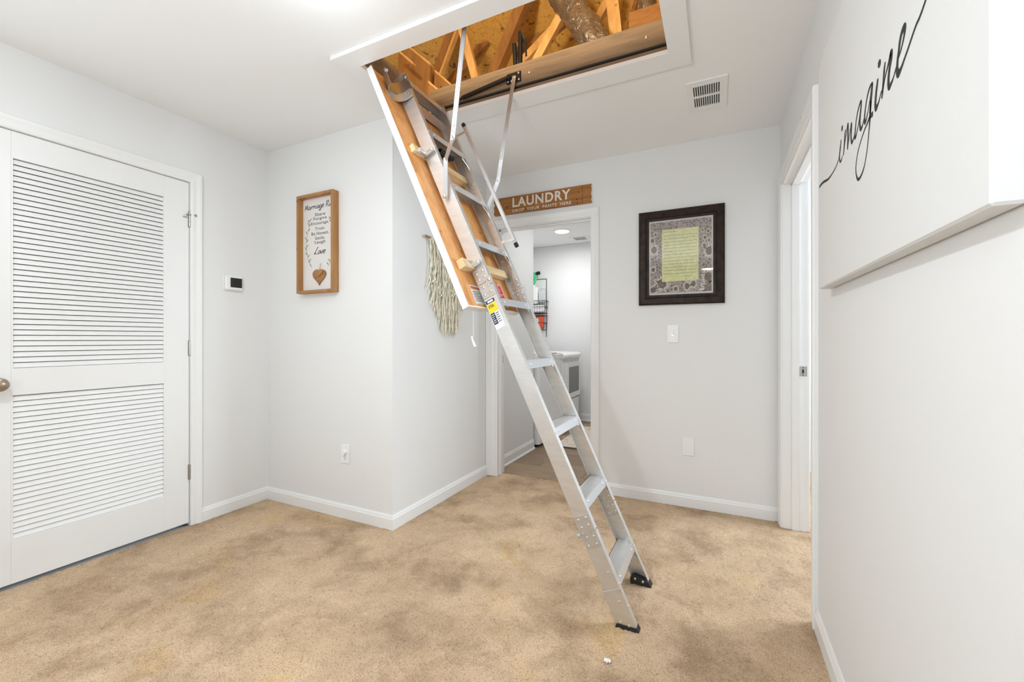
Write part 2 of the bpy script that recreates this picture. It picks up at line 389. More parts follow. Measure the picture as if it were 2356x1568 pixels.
# ------------------------------------------------------------------ walls, ceiling
WT = .122
def wallbox(name, boxes, label=None, m='wall'):
    b = MB()
    for q in boxes: b.box(*q)
    return struct(b.build(name, m), label)
LD0, LD1, LDT = -1.623, -.838, 2.02           # laundry doorway
RD0, RD1, RDT = 2.045, 2.965, 2.035           # right doorway
DY0, DY1, DT = .63, 1.443, 2.062              # louvred door
wallbox('wall_left', [(XL-WT, YR, 0, XL, DY0-.02, H), (XL-WT, DY1+.02, 0, XL, Y1+WT, H), (XL-WT, DY0-.02, DT+.02, XL, DY1+.02, H)])
wallbox('wall_closet', [(XL-.8, DY0-.3, 0, XL-.75, DY1+.3, H), (XL-.75, DY0-.3, 0, XL-WT, DY0-.25, H), (XL-.75, DY1+.25, 0, XL-WT, DY1+.3, H), (XL-.8, DY0-.3, -.05, XL, DY1+.3, -.01), (XL-.8, DY0-.3, H, XL-WT, DY1+.3, H+.02)])
wallbox('wall_front', [(XL, Y1, 0, X1, Y1+WT, H)])
wallbox('wall_return', [(X1-WT, Y1+WT, 0, X1, Y2+WT, H)])
wallbox('wall_back', [(X1, Y2, 0, LD0-.02, Y2+WT, H), (LD1+.02, Y2, 0, XR+WT, Y2+WT, H), (LD0-.02, Y2, LDT+.02, LD1+.02, Y2+WT, H)])
wallbox('wall_right', [(XR, YR, 0, XR+WT, RD0-.02, H), (XR, RD1+.02, 0, XR+WT, Y2, H), (XR, RD0-.02, RDT+.02, XR+WT, RD1+.02, H)])
wallbox('wall_rear', [(XL-WT, YR-.1, 0, XR+WT, YR, H)])
# rooms beyond the doorways
wallbox('wall_laundry_left', [(LXL-.1, 4.0, 0, LXL, LY+.1, H), (-1.80, Y2+WT, 0, -1.70, 4.0, H), (LXL, 3.9, 0, -1.80, 4.0, H)])
wallbox('wall_laundry_back', [(LXL-.1, LY, 0, LXR+.1, LY+.1, H)])
wallbox('wall_laundry_right', [(LXR, Y2+WT, 0, LXR+.1, LY, H)])
wallbox('wall_side_room', [(XR+WT, 4.3, 0, 4, 4.4, H), (3.9, .9, 0, 4, 4.3, H), (XR+WT, .8, 0, 4, .9, H)])
HX0, HX1, HY0, HY1 = -1.545, -.19, 1.485, 2.06    # rough hatch opening
wallbox('ceiling', [(XL-WT, YR, H, HX0, Y2+WT, H+.012), (HX1, YR, H, 4, 4.4, H+.012), (HX0, YR, H, HX1, HY0, H+.012), (HX0, HY1, H, HX1, Y2+WT, H+.012)], None, 'ceil')
wallbox('ceiling', [(LXL-.1, Y2+WT, H+.002, LXR+.1, LY+.1, H+.014)], 'laundry room ceiling', 'ceil')

# baseboards
BBP = [(0, 0), (.013, 0), (.013, .062), (.009, .070), (.009, .074), (.004, .084), (0, .084)]
def baseboard(name, x0, y0, x1, y1, nx, ny, m0=0, m1=0, prof=BBP, label=None):   # m: mitre, +1 outward corner, -1 inner
    dx, dy = x1-x0, y1-y0; L = math.hypot(dx, dy); dx /= L; dy /= L; b = MB(); vs = []
    for (px, py, sg, mt) in ((x0, y0, -1, m0), (x1, y1, 1, m1)):
        for (d, z) in prof: vs.append((px+nx*d+dx*sg*mt*d, py+ny*d+dy*sg*mt*d, z-.002))
    n = len(prof); b.add(vs, [tuple(range(n)), tuple(range(2*n-1, n-1, -1))]+[(i, (i+1) % n, n+(i+1) % n, n+i) for i in range(n)])
    return struct(b.build(name, 'trim'), label)
baseboard('baseboard_left', XL, 1.503, XL, Y1, 1, 0, 0, -1)
baseboard('baseboard_left_near', XL, YR, XL, .57, 1, 0)
baseboard('baseboard_front', XL, Y1, X1, Y1, 0, -1, -1, 1)
baseboard('baseboard_return', X1, Y1, X1, Y2-.002, 1, 0, 1, 0)
baseboard('baseboard_back', LD1+.064, Y2, XR, Y2, 0, -1, 0, -1)
baseboard('baseboard_right', XR, YR, XR, RD0-.068, -1, 0)
BB2 = [(0, 0), (.022, 0), (.022, .008), (.012, .022), (.012, .078), (.008, .084), (.008, .09), (.003, .1), (0, .1)]
baseboard('baseboard_laundry_left', -1.70, Y2+WT, -1.70, 4.0, 1, 0, prof=BB2)
baseboard('baseboard_laundry_back', LXL, LY, LXR, LY, 0, -1, prof=BB2)

# door casings and jambs
CP = [(0, 0), (0, .011), (.008, .014), (.030, .012), (.046, .017), (.058, .018), (.0615, .012), (.0615, 0)]
def casing(name, u0, u1, vt, T, prof=CP, z0=0):
    b = MB(); b.sweep([(u0, z0, -1, 0), (u0, vt, -1, 1), (u1, vt, 1, 1), (u1, z0, 1, 0)], prof, T, False)
    return struct(b.build(name, 'trim'))
def jamb(name, boxes):
    b = MB()
    for q in boxes: b.box(*q)
    return struct(b.build(name, 'trim'))
CPL = [(o*1.45, h) for o, h in CP]
casing('trim_1', LD0+.003, LD1-.003, LDT+.006, lambda u, v, h: (u, Y2-h, v))
jamb('trim_2', [(LD0-.02, Y2-.002, 0, LD0, Y2+WT+.002, LDT), (LD1, Y2-.002, 0, LD1+.02, Y2+WT+.002, LDT), (LD0-.02, Y2-.002, LDT, LD1+.02, Y2+WT+.002, LDT+.02),
                (LD0, Y2+.035, 0, LD0+.011, Y2+.075, LDT), (LD1-.011, Y2+.035, 0, LD1, Y2+.075, LDT), (LD0, Y2+.035, LDT-.011, LD1, Y2+.075, LDT)])
b = MB(); b.box(X1+.002, Y2-.014, 0, LD0-.058, Y2, LDT+.064); struct(b.build('trim_3', 'trim'))
casing('trim_4', RD0-.004, RD1+.004, RDT+.006, lambda u, v, h: (XR-h, u, v))
casing('trim_5', RD0-.004, RD1+.004, RDT+.006, lambda u, v, h: (XR+WT+h, u, v))
j6 = jamb('trim_6', [(XR-.002, RD0-.02, 0, XR+WT+.002, RD0, RDT), (XR-.002, RD1, 0, XR+WT+.002, RD1+.02, RDT), (XR-.002, RD0-.02, RDT, XR+WT+.002, RD1+.02, RDT+.02),
                (XR+.045, RD0, 0, XR+.08, RD0+.011, RDT), (XR+.045, RD1-.011, 0, XR+.08, RD1, RDT), (XR+.045, RD0, RDT-.011, XR+.08, RD1, RDT)])
b = MB(); b.box(XR+.084, RD1-.0025, .905, XR+WT-.002, RD1+.001, .962); b.box(XR+.096, RD1-.0035, .922, XR+.104, RD1, .945, 1)
for z in (.912, .955): b.lathe((XR+.1, RD1-.0025, z), (0, -1, 0), [(0, .003), (.001, .0025)], 8, 1)
b.build('strike_plate', ['steel', 'dark'], j6, label='brushed metal strike plate on the white jamb')
casing('trim_7', DY0-.004, DY1+.004, DT+.004, lambda u, v, h: (XL+h, u, v))
jamb('trim_8', [(XL-WT, DY0-.02, 0, XL+.001, DY0-.003, DT+.003), (XL-WT, DY1+.003, 0, XL+.001, DY1+.02, DT+.003), (XL-WT, DY0-.02, DT+.003, XL+.001, DY1+.02, DT+.02),
                (XL-.06, DY0-.003, 0, XL-.045, DY1+.003, .008)])

# ------------------------------------------------------------------ louvred door (door_1)
d1 = thing('door_1', 'white louvred closet door with two slatted panels', 'door', (XL, DY0, 0)); d1['kind'] = 'structure'; del d1['category']
DX0, DX1 = XL-.036, XL-.001
SY0, SY1 = .729, 1.320                        # slat area
b = MB(); b.bbox(DX0, DY0, .018, DX1, SY0, DT, .0015); b.build('stile', 'door', d1)
b = MB(); b.bbox(DX0, SY1, .018, DX1, DY1, DT, .0015); b.build('stile', 'door', d1)
for (z0, z1) in ((.018, .216), (.8665, .990), (1.9405, DT)):
    b = MB(); b.bbox(DX0, SY0, z0, DX1, SY1, z1, .0008); b.build('rail', 'door', d1)
b = MB()
for (z0, z1) in ((.216, .872), (.990, 1.942)):   # thin beads framing the slats
    b.box(DX1-.012, SY0, z0, DX1-.001, SY0+.006, z1); b.box(DX1-.012, SY1-.006, z0, DX1-.001, SY1, z1)
b.build('panel_bead', 'door', d1)
sl = None
PT = .02495
def slat_mesh():
    q = MB(); prof = [(-.0040, .0012), (-.0052, .0), (-.0100, .0003), (-.0172, .0226), (-.0128, .0228), (-.0114, .0218)]
    q.prism(prof, lambda a, z, y: (XL-.001+a, y, z), SY0+.005, SY1-.005); return q
for (z0, n) in ((.2165, 26), (.9915, 38)):
    for i in range(n):
        if sl is None: sl = slat_mesh().build('slat', 'door', d1); sl.location = (0, 0, z0)
        else:
            c = sl.copy(); COL.objects.link(c); c.location = (0, 0, z0+i*PT); c.name = 'slat'
for z, top in ((1.84, 1), (1.068, 0), (.323, 0)):
    b = MB(); b.lathe((XL+.004, 1.4445, z-.045), (0, 0, 1), [(0, .003), (.003, .006), (.03, .006), (.0305, .0055), (.031, .006), (.06, .006), (.0605, .0055), (.061, .006), (.087, .006), (.09, .003)], 10)
    b.box(XL-.002, 1.4365, z-.045, XL+.001, 1.443, z+.045); b.box(XL-.001, 1.4465, z-.045, XL+.0035, 1.452, z+.045)
    if top:
        b.tube([(XL+.006, 1.425, z+.028), (XL+.010, 1.47, z+.030)], .0045, 8); b.tube([(XL+.006, 1.4445, z+.03), (XL+.006, 1.4445, z+.055)], .005, 8)
        b.lathe((XL+.012, 1.468, z+.030), (.3, 1, 0), [(0, .008), (.008, .008)], 10); b.box(XL, 1.41, z+.01, XL+.006, 1.45, z+.016)
    b.build('hinge', 'steel', d1, True)
b = MB(); b.lathe((XL, .682, .922), (1, 0, 0), [(0, .031), (.004, .032), (.008, .026), (.012, .012), (.028, .010), (.036, .018), (.044, .027), (.056, .030), (.066, .026), (.071, .014), (.072, .004)], 24)
b.build('door_knob', mat('satin_nickel_knob', (.42, .34, .27), .28, .95), d1, True)

# laundry room door, swung open into the room beyond
b = MB()
for z in (1.79, 1.07, .30):
    b = MB(); b.box(LD1-.006, Y2-.003, z-.045, LD1+.0005, Y2+.004, z-.002); b.box(LD1-.006, Y2-.003, z+.002, LD1+.0005, Y2+.004, z+.045); struct(b.build('trim_9', 'steel'), 'dark hinge leaf on the right jamb of the laundry doorway')
b = MB(); b.box(LD0-.001, Y2+.078, .92, LD0+.0025, Y2+.10, .985); struct(b.build('trim_10', 'steel'), 'strike plate on the left jamb of the laundry doorway')
d2 = thing('door_2', 'white door swung open inside the laundry room', 'door', (LD1, 3.2, 0)); d2['kind'] = 'structure'; del d2['category']
b = MB(); b.bbox(LD1+.004, 3.20, .012, LD1+.04, 3.97, 2.01, .002); b.build('leaf', 'door', d2)
for z in (1.82, 1.07, .30):
    b = MB(); b.box(LD1-.0025, Y2+WT-.036, z-.048, LD1+.001, Y2+WT+.001, z+.048); b.lathe((LD1+.001, Y2+WT+.006, z-.048), (0, 0, 1), [(0, .006), (.096, .006)], 10)
    b.build('hinge', 'steel', d2)

# ------------------------------------------------------------------ attic hatch frame
hf = thing('attic_hatch_frame', 'white flat casing and wooden jamb around the open attic hatch', 'hatch frame', ((HX0+HX1)/2, (HY0+HY1)/2, H))
ZC = 2.42
ox0, ox1, oy0, oy1 = -1.624, -.110, 1.404, 2.165; ix0, ix1, iy0, iy1 = -1.530, -.203, 1.498, 2.040
def mitre_board(name, a, bb, c, d):
    q = MB(); q.add([(*p, ZC) for p in (a, bb, c, d)]+[(*p, H-.0005) for p in (a, bb, c, d)], [(0, 1, 2, 3), (7, 6, 5, 4), (0, 4, 5, 1), (1, 5, 6, 2), (2, 6, 7, 3), (3, 7, 4, 0)])
    q.build(name, 'trim', hf)
mitre_board('casing_board', (ox0, oy0), (ox1, oy0), (ix1, iy0), (ix0, iy0))
mitre_board('casing_board', (ox1, oy0), (ox1, oy1), (ix1, iy1), (ix1, iy0))
mitre_board('casing_board', (ox1, oy1), (ox0, oy1), (ix0, iy1), (ix1, iy1))
mitre_board('casing_board', (ox0, oy1), (ox0, oy0), (ix0, iy0), (ix0, iy1))
JZ0, JZ1 = 2.486, 2.572
b = MB(); b.box(ix0-.012, 2.048, 2.436, ix1+.012, 2.075, 2.460); b.build('stop_strip', 'jambw', hf)
b = MB(); b.box(ix0-.014, 2.072, 2.455, ix1+.014, 2.085, 2.49); b.build('weather_seal', 'dark', hf)
b = MB(); b.bbox(ix0-.02, 2.058, JZ0, ix1-.004, 2.085, JZ1+.03, .003); b.build('jamb_board', 'jambw', hf)
b = MB(); b.bbox(ix0-.02, 1.47, H+.002, ix1+.02, 1.49, JZ1, .002); b.build('jamb_board', 'jambw', hf)
b = MB(); b.bbox(ix0-.04, 1.49, H+.004, ix0-.018, 2.057, JZ1-.0, .002); b.build('jamb_board', 'jambw', hf)
b = MB(); b.bbox(ix1+.004, 1.49, H+.004, ix1+.024, 2.085, JZ1+.02, .002); b.build('jamb_board', 'darkl', hf)
b = MB()
for x in (-.30, -.90, -.985): b.dome((x, 2.058, 2.536), (0, -1, 0), .008, n=12)
b.build('jamb_bolt', 'rivet', hf, True)
b = MB(); b.bbox(-1.03, 2.050, 2.500, -.945, 2.058, 2.555, .002)
b.tube([(-1.01, 2.046, 2.525), (-1.01, 2.028, 2.525)], .011, 10)
b.build('spring_bracket', 'black', hf)
b = MB()
for dx, dz in ((-1.022, 2.545), (-.958, 2.545), (-.955, 2.51), (-.985, 2.53), (-1.0, 2.512), (-1.02, 2.512)): b.dome((dx, 2.049, dz), (0, -1, 0), .006, n=8)
b.build('bracket_bolt', 'rivet', hf)
b = MB(); b.tube([(-.985, 2.07, 2.60), (-.992, 2.07, 2.72)], .013, 8); b.tube([(-.962, 2.08, 2.60), (-.962, 2.085, 2.785), (-.935, 2.09, 2.72), (-.93, 2.09, 2.65)], [.014, .013, .008, .005], 8)
b.build('latch_hook', 'black', hf, True)

# ------------------------------------------------------------------ attic ladder
ld = thing('attic_ladder', 'folding aluminium attic ladder hanging from the open ceiling hatch', 'ladder', (-.32, 1.85, 0))
def LP(s, n, y): return (-.274-CA*s+SA*n, y, SA*s+CA*n)
YN, YF = 1.670, 2.030
# door panel of the hatch
b = MB(); b.bbox(1.426, -.1005, 1.5225, 2.700, -.080, 2.0375, .001, 0, lambda s, n, y: LP(s, n, y)) if False else None
def lbox(mb_, s0, s1, n0, n1, y0, y1, mi=0, c=0):
    (mb_.bbox if c else mb_.box)(s0, n0, y0, s1, n1, y1, *( [c] if c else []), mi=mi, T=lambda s, n, y: LP(s, n, y))
b = MB(); lbox(b, 1.430, 2.705, -.1000, -.0800, 1.523, 2.037); b.build('hatch_panel', 'pine', ld, label='amber plywood hatch door panel')
b = MB(); lbox(b, 1.4300, 2.71, -.1045, -.1002, 1.5230, 2.0370); lbox(b, 1.424, 2.71, -.1045, -.0730, 1.518, 1.5228); lbox(b, 1.424, 2.71, -.1045, -.0730, 2.0372, 2.042)
lbox(b, 1.4240, 1.4298, -.1045, -.0730, 1.5230, 2.0370); b.build('painted_skin', 'trim', ld, label='white painted underside and edges of the hatch panel')
for s0, s1, nb in ((1.610, 1.654, -.043), (2.238, 2.276, -.056)):
    b = MB(); lbox(b, s0, s1, -.080, nb, 1.577, 1.664, 0, .002); lbox(b, s0, s1, -.080, -.0695, 1.66, 2.025)
    b.build('batten', 'pine_x', ld)
    b = MB(); lbox(b, s0-.03*(s0 > 2), s1-.03*(s0 > 2), -.080, -.043, 1.700, 2.000, 0, .002); b.build('batten', 'pine_x', ld)
for s0 in (1.628, 2.243):      # latches holding the rail to the battens
    b = MB(); T = lambda a, c, y: LP(s0+a, c, y)
    pl = [(-.012, -.056), (-.006, -.064), (.008, -.064), (.013, -.056), (.012, -.010), (.006, -.002), (-.006, -.002), (-.011, -.010)]
    b.prism(pl, T, 1.648, 1.654); b.build('latch', 'zinc', ld)
    b = MB(); b.tube([LP(s0-.001, -.050, 1.662), LP(s0-.001, -.050, 1.600)], .0085, 10); lbox(b, s0-.014, s0+.012, -.064, -.042, 1.606, 1.616); b.build('latch_pin', 'zinc', ld, True)
    b = MB(); b.prism([(-.005, -.046), (.006, -.046), (.005, -.014), (-.004, -.014)], T, 1.646, 1.6482)
    for n_ in (-.050, -.013): b.dome(LP(s0, n_, 1.648), (0, -1, 0), .007, n=12)
    b.build('rivet', 'rivet', ld, True)
# side rails: three folding sections each, C-channels
def rail(s0, s1, near, floorcut=False):
    b = MB(); yo = YN if near else YF; sg = 1 if near else -1
    t = .003; D = -.068; fl = .026
    prof = [(0, 0), (0, fl), (-t, fl), (-t, t), (D+t, t), (D+t, fl), (D, fl), (D, 0)]
    vs = []
    for e, s in ((0, s0), (1, s1)):
        for (n, y) in prof:
            ss = s
            if floorcut and e == 0: ss = -n*CA/SA + .002
            vs.append(LP(ss, n, yo+sg*y))
    k = len(prof); b.add(vs, [tuple(range(k)), tuple(range(2*k-1, k-1, -1))]+[(i, (i+1) % k, k+(i+1) % k, k+i) for i in range(k)])
    return b.build('side_rail', 'alu', ld)
J1, J2, STOP = .395, 1.533, 2.715
for near in (True, False):
    rail(0, J1-.002, near, True); rail(J1+.002, J2-.002, near); rail(J2+.002, STOP, near)
# hinge plates with rivets
def rivets(pts, y, sg, parent, r=.0062):
    b = MB()
    for s, n in pts: b.dome(LP(s, n, y), (0, sg, 0), r, n=10)
    return b.build('rivet', 'rivet', parent, True)
for near in (True, False):
    yo = YN if near else YF-.003; sg = -1 if near else -1
    y0, y1 = (yo-.003, yo) if near else (yo-.003, yo)
    for J, up, lo in ((J1, .068, .066), (J2, .072, .070)):
        low = J == J1
        T = lambda s, n, y: LP(s, n, y)
        a = [(J+.002, -.058 if low else -.0665), (J+.002, -.004 if low else -.020), (J+up, -.002), (J+up, -.066), (J+.018 if low else J+.002, -.066)] if low else [(J+.002, -.0665), (J+.002, -.026), (J+.016, -.016), (J+up, -.003), (J+up, -.0665)]
        c = [(J-.002, -.052 if low else -.0665), (J-.002, -.004 if low else -.024), (J-.018, -.003), (J-lo, -.003), (J-lo, -.066), (J-.022, -.066)]
        b = MB(); b.prism(a, T, y0, y1); p1 = b.build('hinge_plate', 'zinc', ld)
        rivets([(J+.022, -.050), (J+.026, -.018), (J+.054, -.052), (J+.056, -.016)], y0, sg, p1)
        b = MB(); b.prism(c, T, y0, y1); p2 = b.build('hinge_plate', 'zinc', ld)
        rivets([(J-.018, -.044), (J-.020, -.016), (J-.052, -.052), (J-.050, -.016)], y0, sg, p2)
    # pivots
    yp = YN-.004 if near else YF+.002; sg2 = -1 if near else 1
    b = MB(); T = lambda s, n, y: LP(s, n, y)
    b.prism([(J2+.020, -.018), (J2+.022, .002), (J2+.006, .014), (J2-.014, .010), (J2-.020, -.006), (J2-.006, -.020)], T, yp, yp+sg2*.003)
    b.dome(LP(J2+.001, -.002, yp+sg2*.003), (0, sg2, 0), .009, n=12)
    b.build('hinge_pivot', 'zinc', ld, True); b = MB()
    b.prism([(J1+.018, -.068), (J1+.004, -.082), (J1-.010, -.084), (J1-.012, -.070), (J1+.000, -.056)], T, yp, yp+sg2*.003)
    b.dome(LP(J1-.004, -.075, yp+sg2*.003), (0, sg2, 0), .009, n=12)
    b.build('hinge_pivot', 'zinc', ld, True)
# bottom shoes and feet
for near in (True, False):
    yo, sg = (YN, -1) if near else (YF-.003, -1)
    b = MB(); T = lambda s, n, y: LP(s, n, y)
    if near:
        b.prism([(.165, -.0715), (.165, .0025), (.020, .0025), (.006, -.003), (.004, -.010), (.034, -.072)], T, yo-.003, yo)
        o = b.build('foot_plate', 'alu', ld); rivets([(.118, -.022), (.046, -.052), (.028, -.024)], yo-.003, -1, o)
    b = MB(); z0 = 0
    yy0, yy1 = (YN-.006, YN+.03) if near else (YF-.038, YF+.004)
    b.prism([(-.004, .004), (.014, .001), (.046, -.068), (.034, -.080), (.024, -.078)] if near else [(-.004, .004), (.020, .001), (.062, -.050), (.060, -.070), (.034, -.080), (.024, -.078)], T, yy0, yy1)
    o = b.build('rubber_foot', 'rubber', ld)
    if not near: rivets([(.050, -.050), (.030, -.022)], YF-.038, -1, o)
rivets([(.230, -.020)], YN, -1, ld); rivets([(.12, -.045), (.17, -.02)], YF-.003, -1, ld, .005)
# treads
for k in range(9):
    zt = .178+.2825*k; s = zt/SA; xf = -.274-CA*s-.004; xb = xf-.066
    tr = None
    b = MB()
    yy0, yy1 = YN+.004, YF-.004
    b.box(xb, yy0, zt-.003, xf, yy1, zt)                       # deck
    for i in range(9): b.box(xb+.004+i*.007, yy0, zt, xb+.0065+i*.007, yy1, zt+.0012)
    b.box(xb, yy0, zt-.016, xb+.002, yy1, zt)
    tr = b.build('tread', 'alu', ld)
    b = MB(); q = [(0, .001), (.002, .001), (.0155, -.033), (.0135, -.034), (-.002, -.001)]
    b.prism(q, lambda a, z, y: (xf+a, y, zt+z), yy0-.002, yy1+.002); 
    for fy in (yy0+.055, yy1-.055): b.dome((xf+.008, fy, zt-.014), (.92, 0, .38), .006, n=8)
    b.build('tread_lip', 'alu_lip', tr)
    if k < 8:
        for near in (True, False):                                 # diagonal braces under the tread
            y0 = YN+.004 if near else YF-.004; sg = 1 if near else -1
            b = MB(); b.tube([(xf+.004, y0+sg*.032, zt-.030), (xf+.022, y0+sg*.012, zt-.062), (xf+.036, y0+sg*.001, zt-.092)], .004, 6)
            b.build('brace', 'alu_lip', tr)
for near in (True, False):
    b = MB()
    for k in range(9):
        s = (.178+.2825*k)/SA
        b.dome(LP(s-.018, .0005, (YN+.012 if near else YF-.012)), (SA, 0, CA), .0045, n=8)
        if k < 8: b.dome(LP(s-.105, .0005, (YN+.012 if near else YF-.012)), (SA, 0, CA), .0045, n=8)
    b.build('rail_rivet', 'rivet', ld)
# bolts inside the far rail
b = MB()
for s, n in ((2.20, -.03), (1.95, -.035), (1.68, -.03), (1.75, -.01), (1.83, -.045), (1.72, -.05)): b.lathe(LP(s, n, YF-.003), (0, -1, 0), [(0, .007), (.004, .007), (.004, .004), (.007, .004)], 8)
b.build('bolt', 'rivet', ld)
# top cross member and hinge cylinder bracket
b = MB(); lbox(b, 2.60, 2.64, -.066, -.060, YN+.004, YF-.004, 0); lbox(b, 2.585, 2.60, -.066, -.03, YN+.004, YF-.004, 0); b.build('cross_bar', 'alu', ld)
b = MB(); lbox(b, 2.335, 2.352, -.070, -.050, 1.73, 1.93, 0, .002); b.tube([LP(2.35, -.05, 1.83), LP(2.35, -.05, 1.95)], .012, 10)
b.build('locking_bar', 'black', ld, label='dark spring lock bar on the panel')
def band(path, s0, s1, t, name, m):
    b = MB(); P = smoothpts(path, 5); vs = []; n = len(P)
    for i, p in enumerate(P):
        tt = P[min(i+1, n-1)]-P[max(i-1, 0)]; L_ = np.hypot(*tt); nn_ = np.array([-tt[1], tt[0]])/L_*t
        for s in (s0, s1):
            vs.append(LP(s, p[1], p[0])); vs.append(LP(s, p[1]+nn_[1], p[0]+nn_[0]))
    fs = []
    for i in range(n-1):
        a = 4*i; c = a+4
        fs += [(a, a+2, c+2, c), (a+1, c+1, c+3, a+3), (a, c, c+1, a+1), (a+2, a+3, c+3, c+2)]
    fs += [(0, 1, 3, 2), (4*n-4, 4*n-2, 4*n-1, 4*n-3)]
    b.add(vs, fs); return b.build(name, m, ld, True)
band([(1.664, .012), (1.662, -.02), (1.648, -.052), (1.622, -.066), (1.590, -.070), (1.572, -.055), (1.562, -.032)], 2.600, 2.672, .004, 'curved_bracket', 'steel')
band([(1.662, .004), (1.657, -.03), (1.640, -.060), (1.612, -.074), (1.580, -.076)], 2.560, 2.604, .004, 'curved_bracket', 'zinc')
b = MB(); b.lathe(LP(2.665, -.028, 1.556), (0, -1, 0), [(0, .011), (.006, .011), (.006, .006), (.014, .006)], 8); b.lathe(LP(2.672, .004, 1.660), (0, -1, 0), [(0, .013), (.004, .013), (.004, .007), (.01, .007)], 10)
b.dome(LP(2.58, -.012, 1.655), (0, -1, 0), .006); b.build('bracket_bolt', 'rivet', ld, True)
# spring arms
def armbar(pts, w, name, m='alu_lip', t=.005):
    b = MB()
    for (p, q) in zip(pts[:-1], pts[1:]):
        p = np.array(p); q = np.array(q); d = q-p; d = d/np.linalg.norm(d); y = np.array([0, 1, 0.]); a = np.cross(d, y); a /= np.linalg.norm(a); c = np.cross(a, d)
        vs = []
        for e in (p-d*w*.35, q+d*w*.35):
            for (i, j) in ((-1, -1), (1, -1), (1, 1), (-1, 1)): vs.append(e+a*w/2*i+c*t/2*j)
        b.add(vs, [(0, 1, 2, 3), (7, 6, 5, 4), (0, 4, 5, 1), (1, 5, 6, 2), (2, 6, 7, 3), (3, 7, 4, 0)])
        for k_ in (-.22, .22):     # pressed ribs
            b.tube([p+a*w*k_+c*-t*.6+d*.02, q+a*w*k_+c*-t*.6-d*.02], .0016, 5)
    return b.build(name, m, ld)
na = [on('Y', 1.532, 1069, 60), on('Y', 1.565, 1041.5, 318), on('Y', 1.640, 1025.5, 366), on('Y', 1.652, 1024, 452)]
a1 = armbar(na, .022, 'spring_arm')
b = MB(); b.dome(np.array(na[3])+[0, -.005, 0], (0, -1, 0), .009, n=12); b.dome(np.array(na[1])+np.array([0, -.004, 0])-(np.array(na[1])-na[0])*.12, (0, -1, 0), .005); b.build('rivet', 'rivet', a1, True)
fa = [on('Y', 2.040, 1183, 178), on('Y', 2.044, 1152, 376), on('Y', 2.046, 1146, 416), on('Y', 2.040, 1117, 492)]
a2 = armbar(fa, .022, 'spring_arm')
b = MB(); b.dome(np.array(fa[2])+[0, -.005, 0], (0, -1, 0), .005); b.dome(np.array(fa[3])+[0, -.004, 0], (0, -1, 0), .008); b.dome(np.array(fa[0])+[0, -.004, 0], (0, -1, 0), .008); b.build('rivet', 'rivet', a2, True)
b = MB(); b.tube([(-1.02, 2.034, 2.523), (-1.30, 2.034, 2.488)], .011, 10); b.tube([(-1.30, 2.034, 2.488), (-1.34, 2.034, 2.48)], .006, 8); b.build('gas_spring', 'black', ld, True, label='black gas spring along the jamb')
# hand rail on far side
b = MB(); yh = YF+.010
lbox(b, 1.775, 2.535, .047, .067, yh-.008, yh+.008, 0, .002); hr = b.build('handrail', 'alu_lip', ld)
for (sa, sb) in ((1.752, 1.777), (2.532, 2.558)): b = MB(); lbox(b, sa, sb, .048, .067, yh-.009, yh+.009, 0, .002); b.build('end_cap', 'rubber', hr)
for (sh, sr) in ((2.500, 2.515), (1.795, 1.822)):
    b = MB(); d = np.array([sr-sh, -.02-.057]); L_ = np.hypot(*d); d /= L_; nrm = np.array([-d[1], d[0]])*.007
    A = np.array([sh, .057]); Bq = np.array([sr, -.02]); pol = [tuple(A+nrm), tuple(Bq+nrm), tuple(Bq-nrm), tuple(A-nrm)]
    b.prism(pol, lambda s, n, y: LP(s, n, y), yh-.011, yh-.008); b.lathe(LP(sh, .057, yh-.011), (0, -1, 0), [(0, .008), (.003, .008), (.003, .004), (.005, .004)], 10); b.build('handrail_bracket', 'alu', hr)
# stickers
def lab(s, n, y): return LP(s, n, y)
b = MB(); yq = YN-.0008
def rect(mb_, s0, s1, n0, n1, y, mi): mb_.add([LP(s0, n0, y), LP(s1, n0, y), LP(s1, n1, y), LP(s0, n1, y)], [(0, 1, 2, 3)], mi)
rect(b, 1.312, 1.456, -.066, -.016, yq, 0); rect(b, 1.436, 1.453, -.065, -.018, yq-.0003, 2); rect(b, 1.440, 1.449, -.056, -.026, yq-.0005, 0)
rect(b, 1.392, 1.434, -.065, -.018, yq-.0003, 1); rect(b, 1.336, 1.390, -.065, -.043, yq-.0003, 2)
lt = lambda a, c, d: LP(1.414+c, -.061+a, yq-.0006)
text_on(b, '375lb', 0, 0, .030, .014, lt, 3, bold=.02)
for i in range(5): rect(b, 1.381-i*.010, 1.384-i*.010, -.039, -.022-.003*(i % 2), yq-.0005, 3)
for i in range(5): rect(b, 1.380-i*.009, 1.383-i*.009, -.061, -.047-.003*(i % 3), yq-.0005, 0)
b.build('rating_label', ['stick_w', 'stick_y', 'stick_n', 'ink'], ld, flip=False, label='yellow navy and white load rating label')
def prect(mb_, s0, s1, y0, y1, n, mi): mb_.add([LP(s0, n, y0), LP(s1, n, y0), LP(s1, n, y1), LP(s0, n, y1)], [(0, 1, 2, 3)], mi)
b = MB(); prect(b, 1.447, 1.542, 1.608, 1.720, -.0792, 0); prect(b, 1.522, 1.536, 1.614, 1.714, -.0790, 1)
for i in range(7): prect(b, 1.508-i*.008, 1.511-i*.008, 1.616, 1.66+.02*random.random(), -.0790, 2); prect(b, 1.508-i*.008, 1.511-i*.008, 1.675, 1.69+.02*random.random(), -.0790, 2)
b.build('warning_label', ['stick_w', 'stick_o', 'greyink'], ld, flip=False, label='white warning label with orange header')
b = MB(); prect(b, 1.450, 1.580, 1.850, 1.940, -.0792, 0); prect(b, 1.500, 1.576, 1.854, 1.936, -.0790, 1)
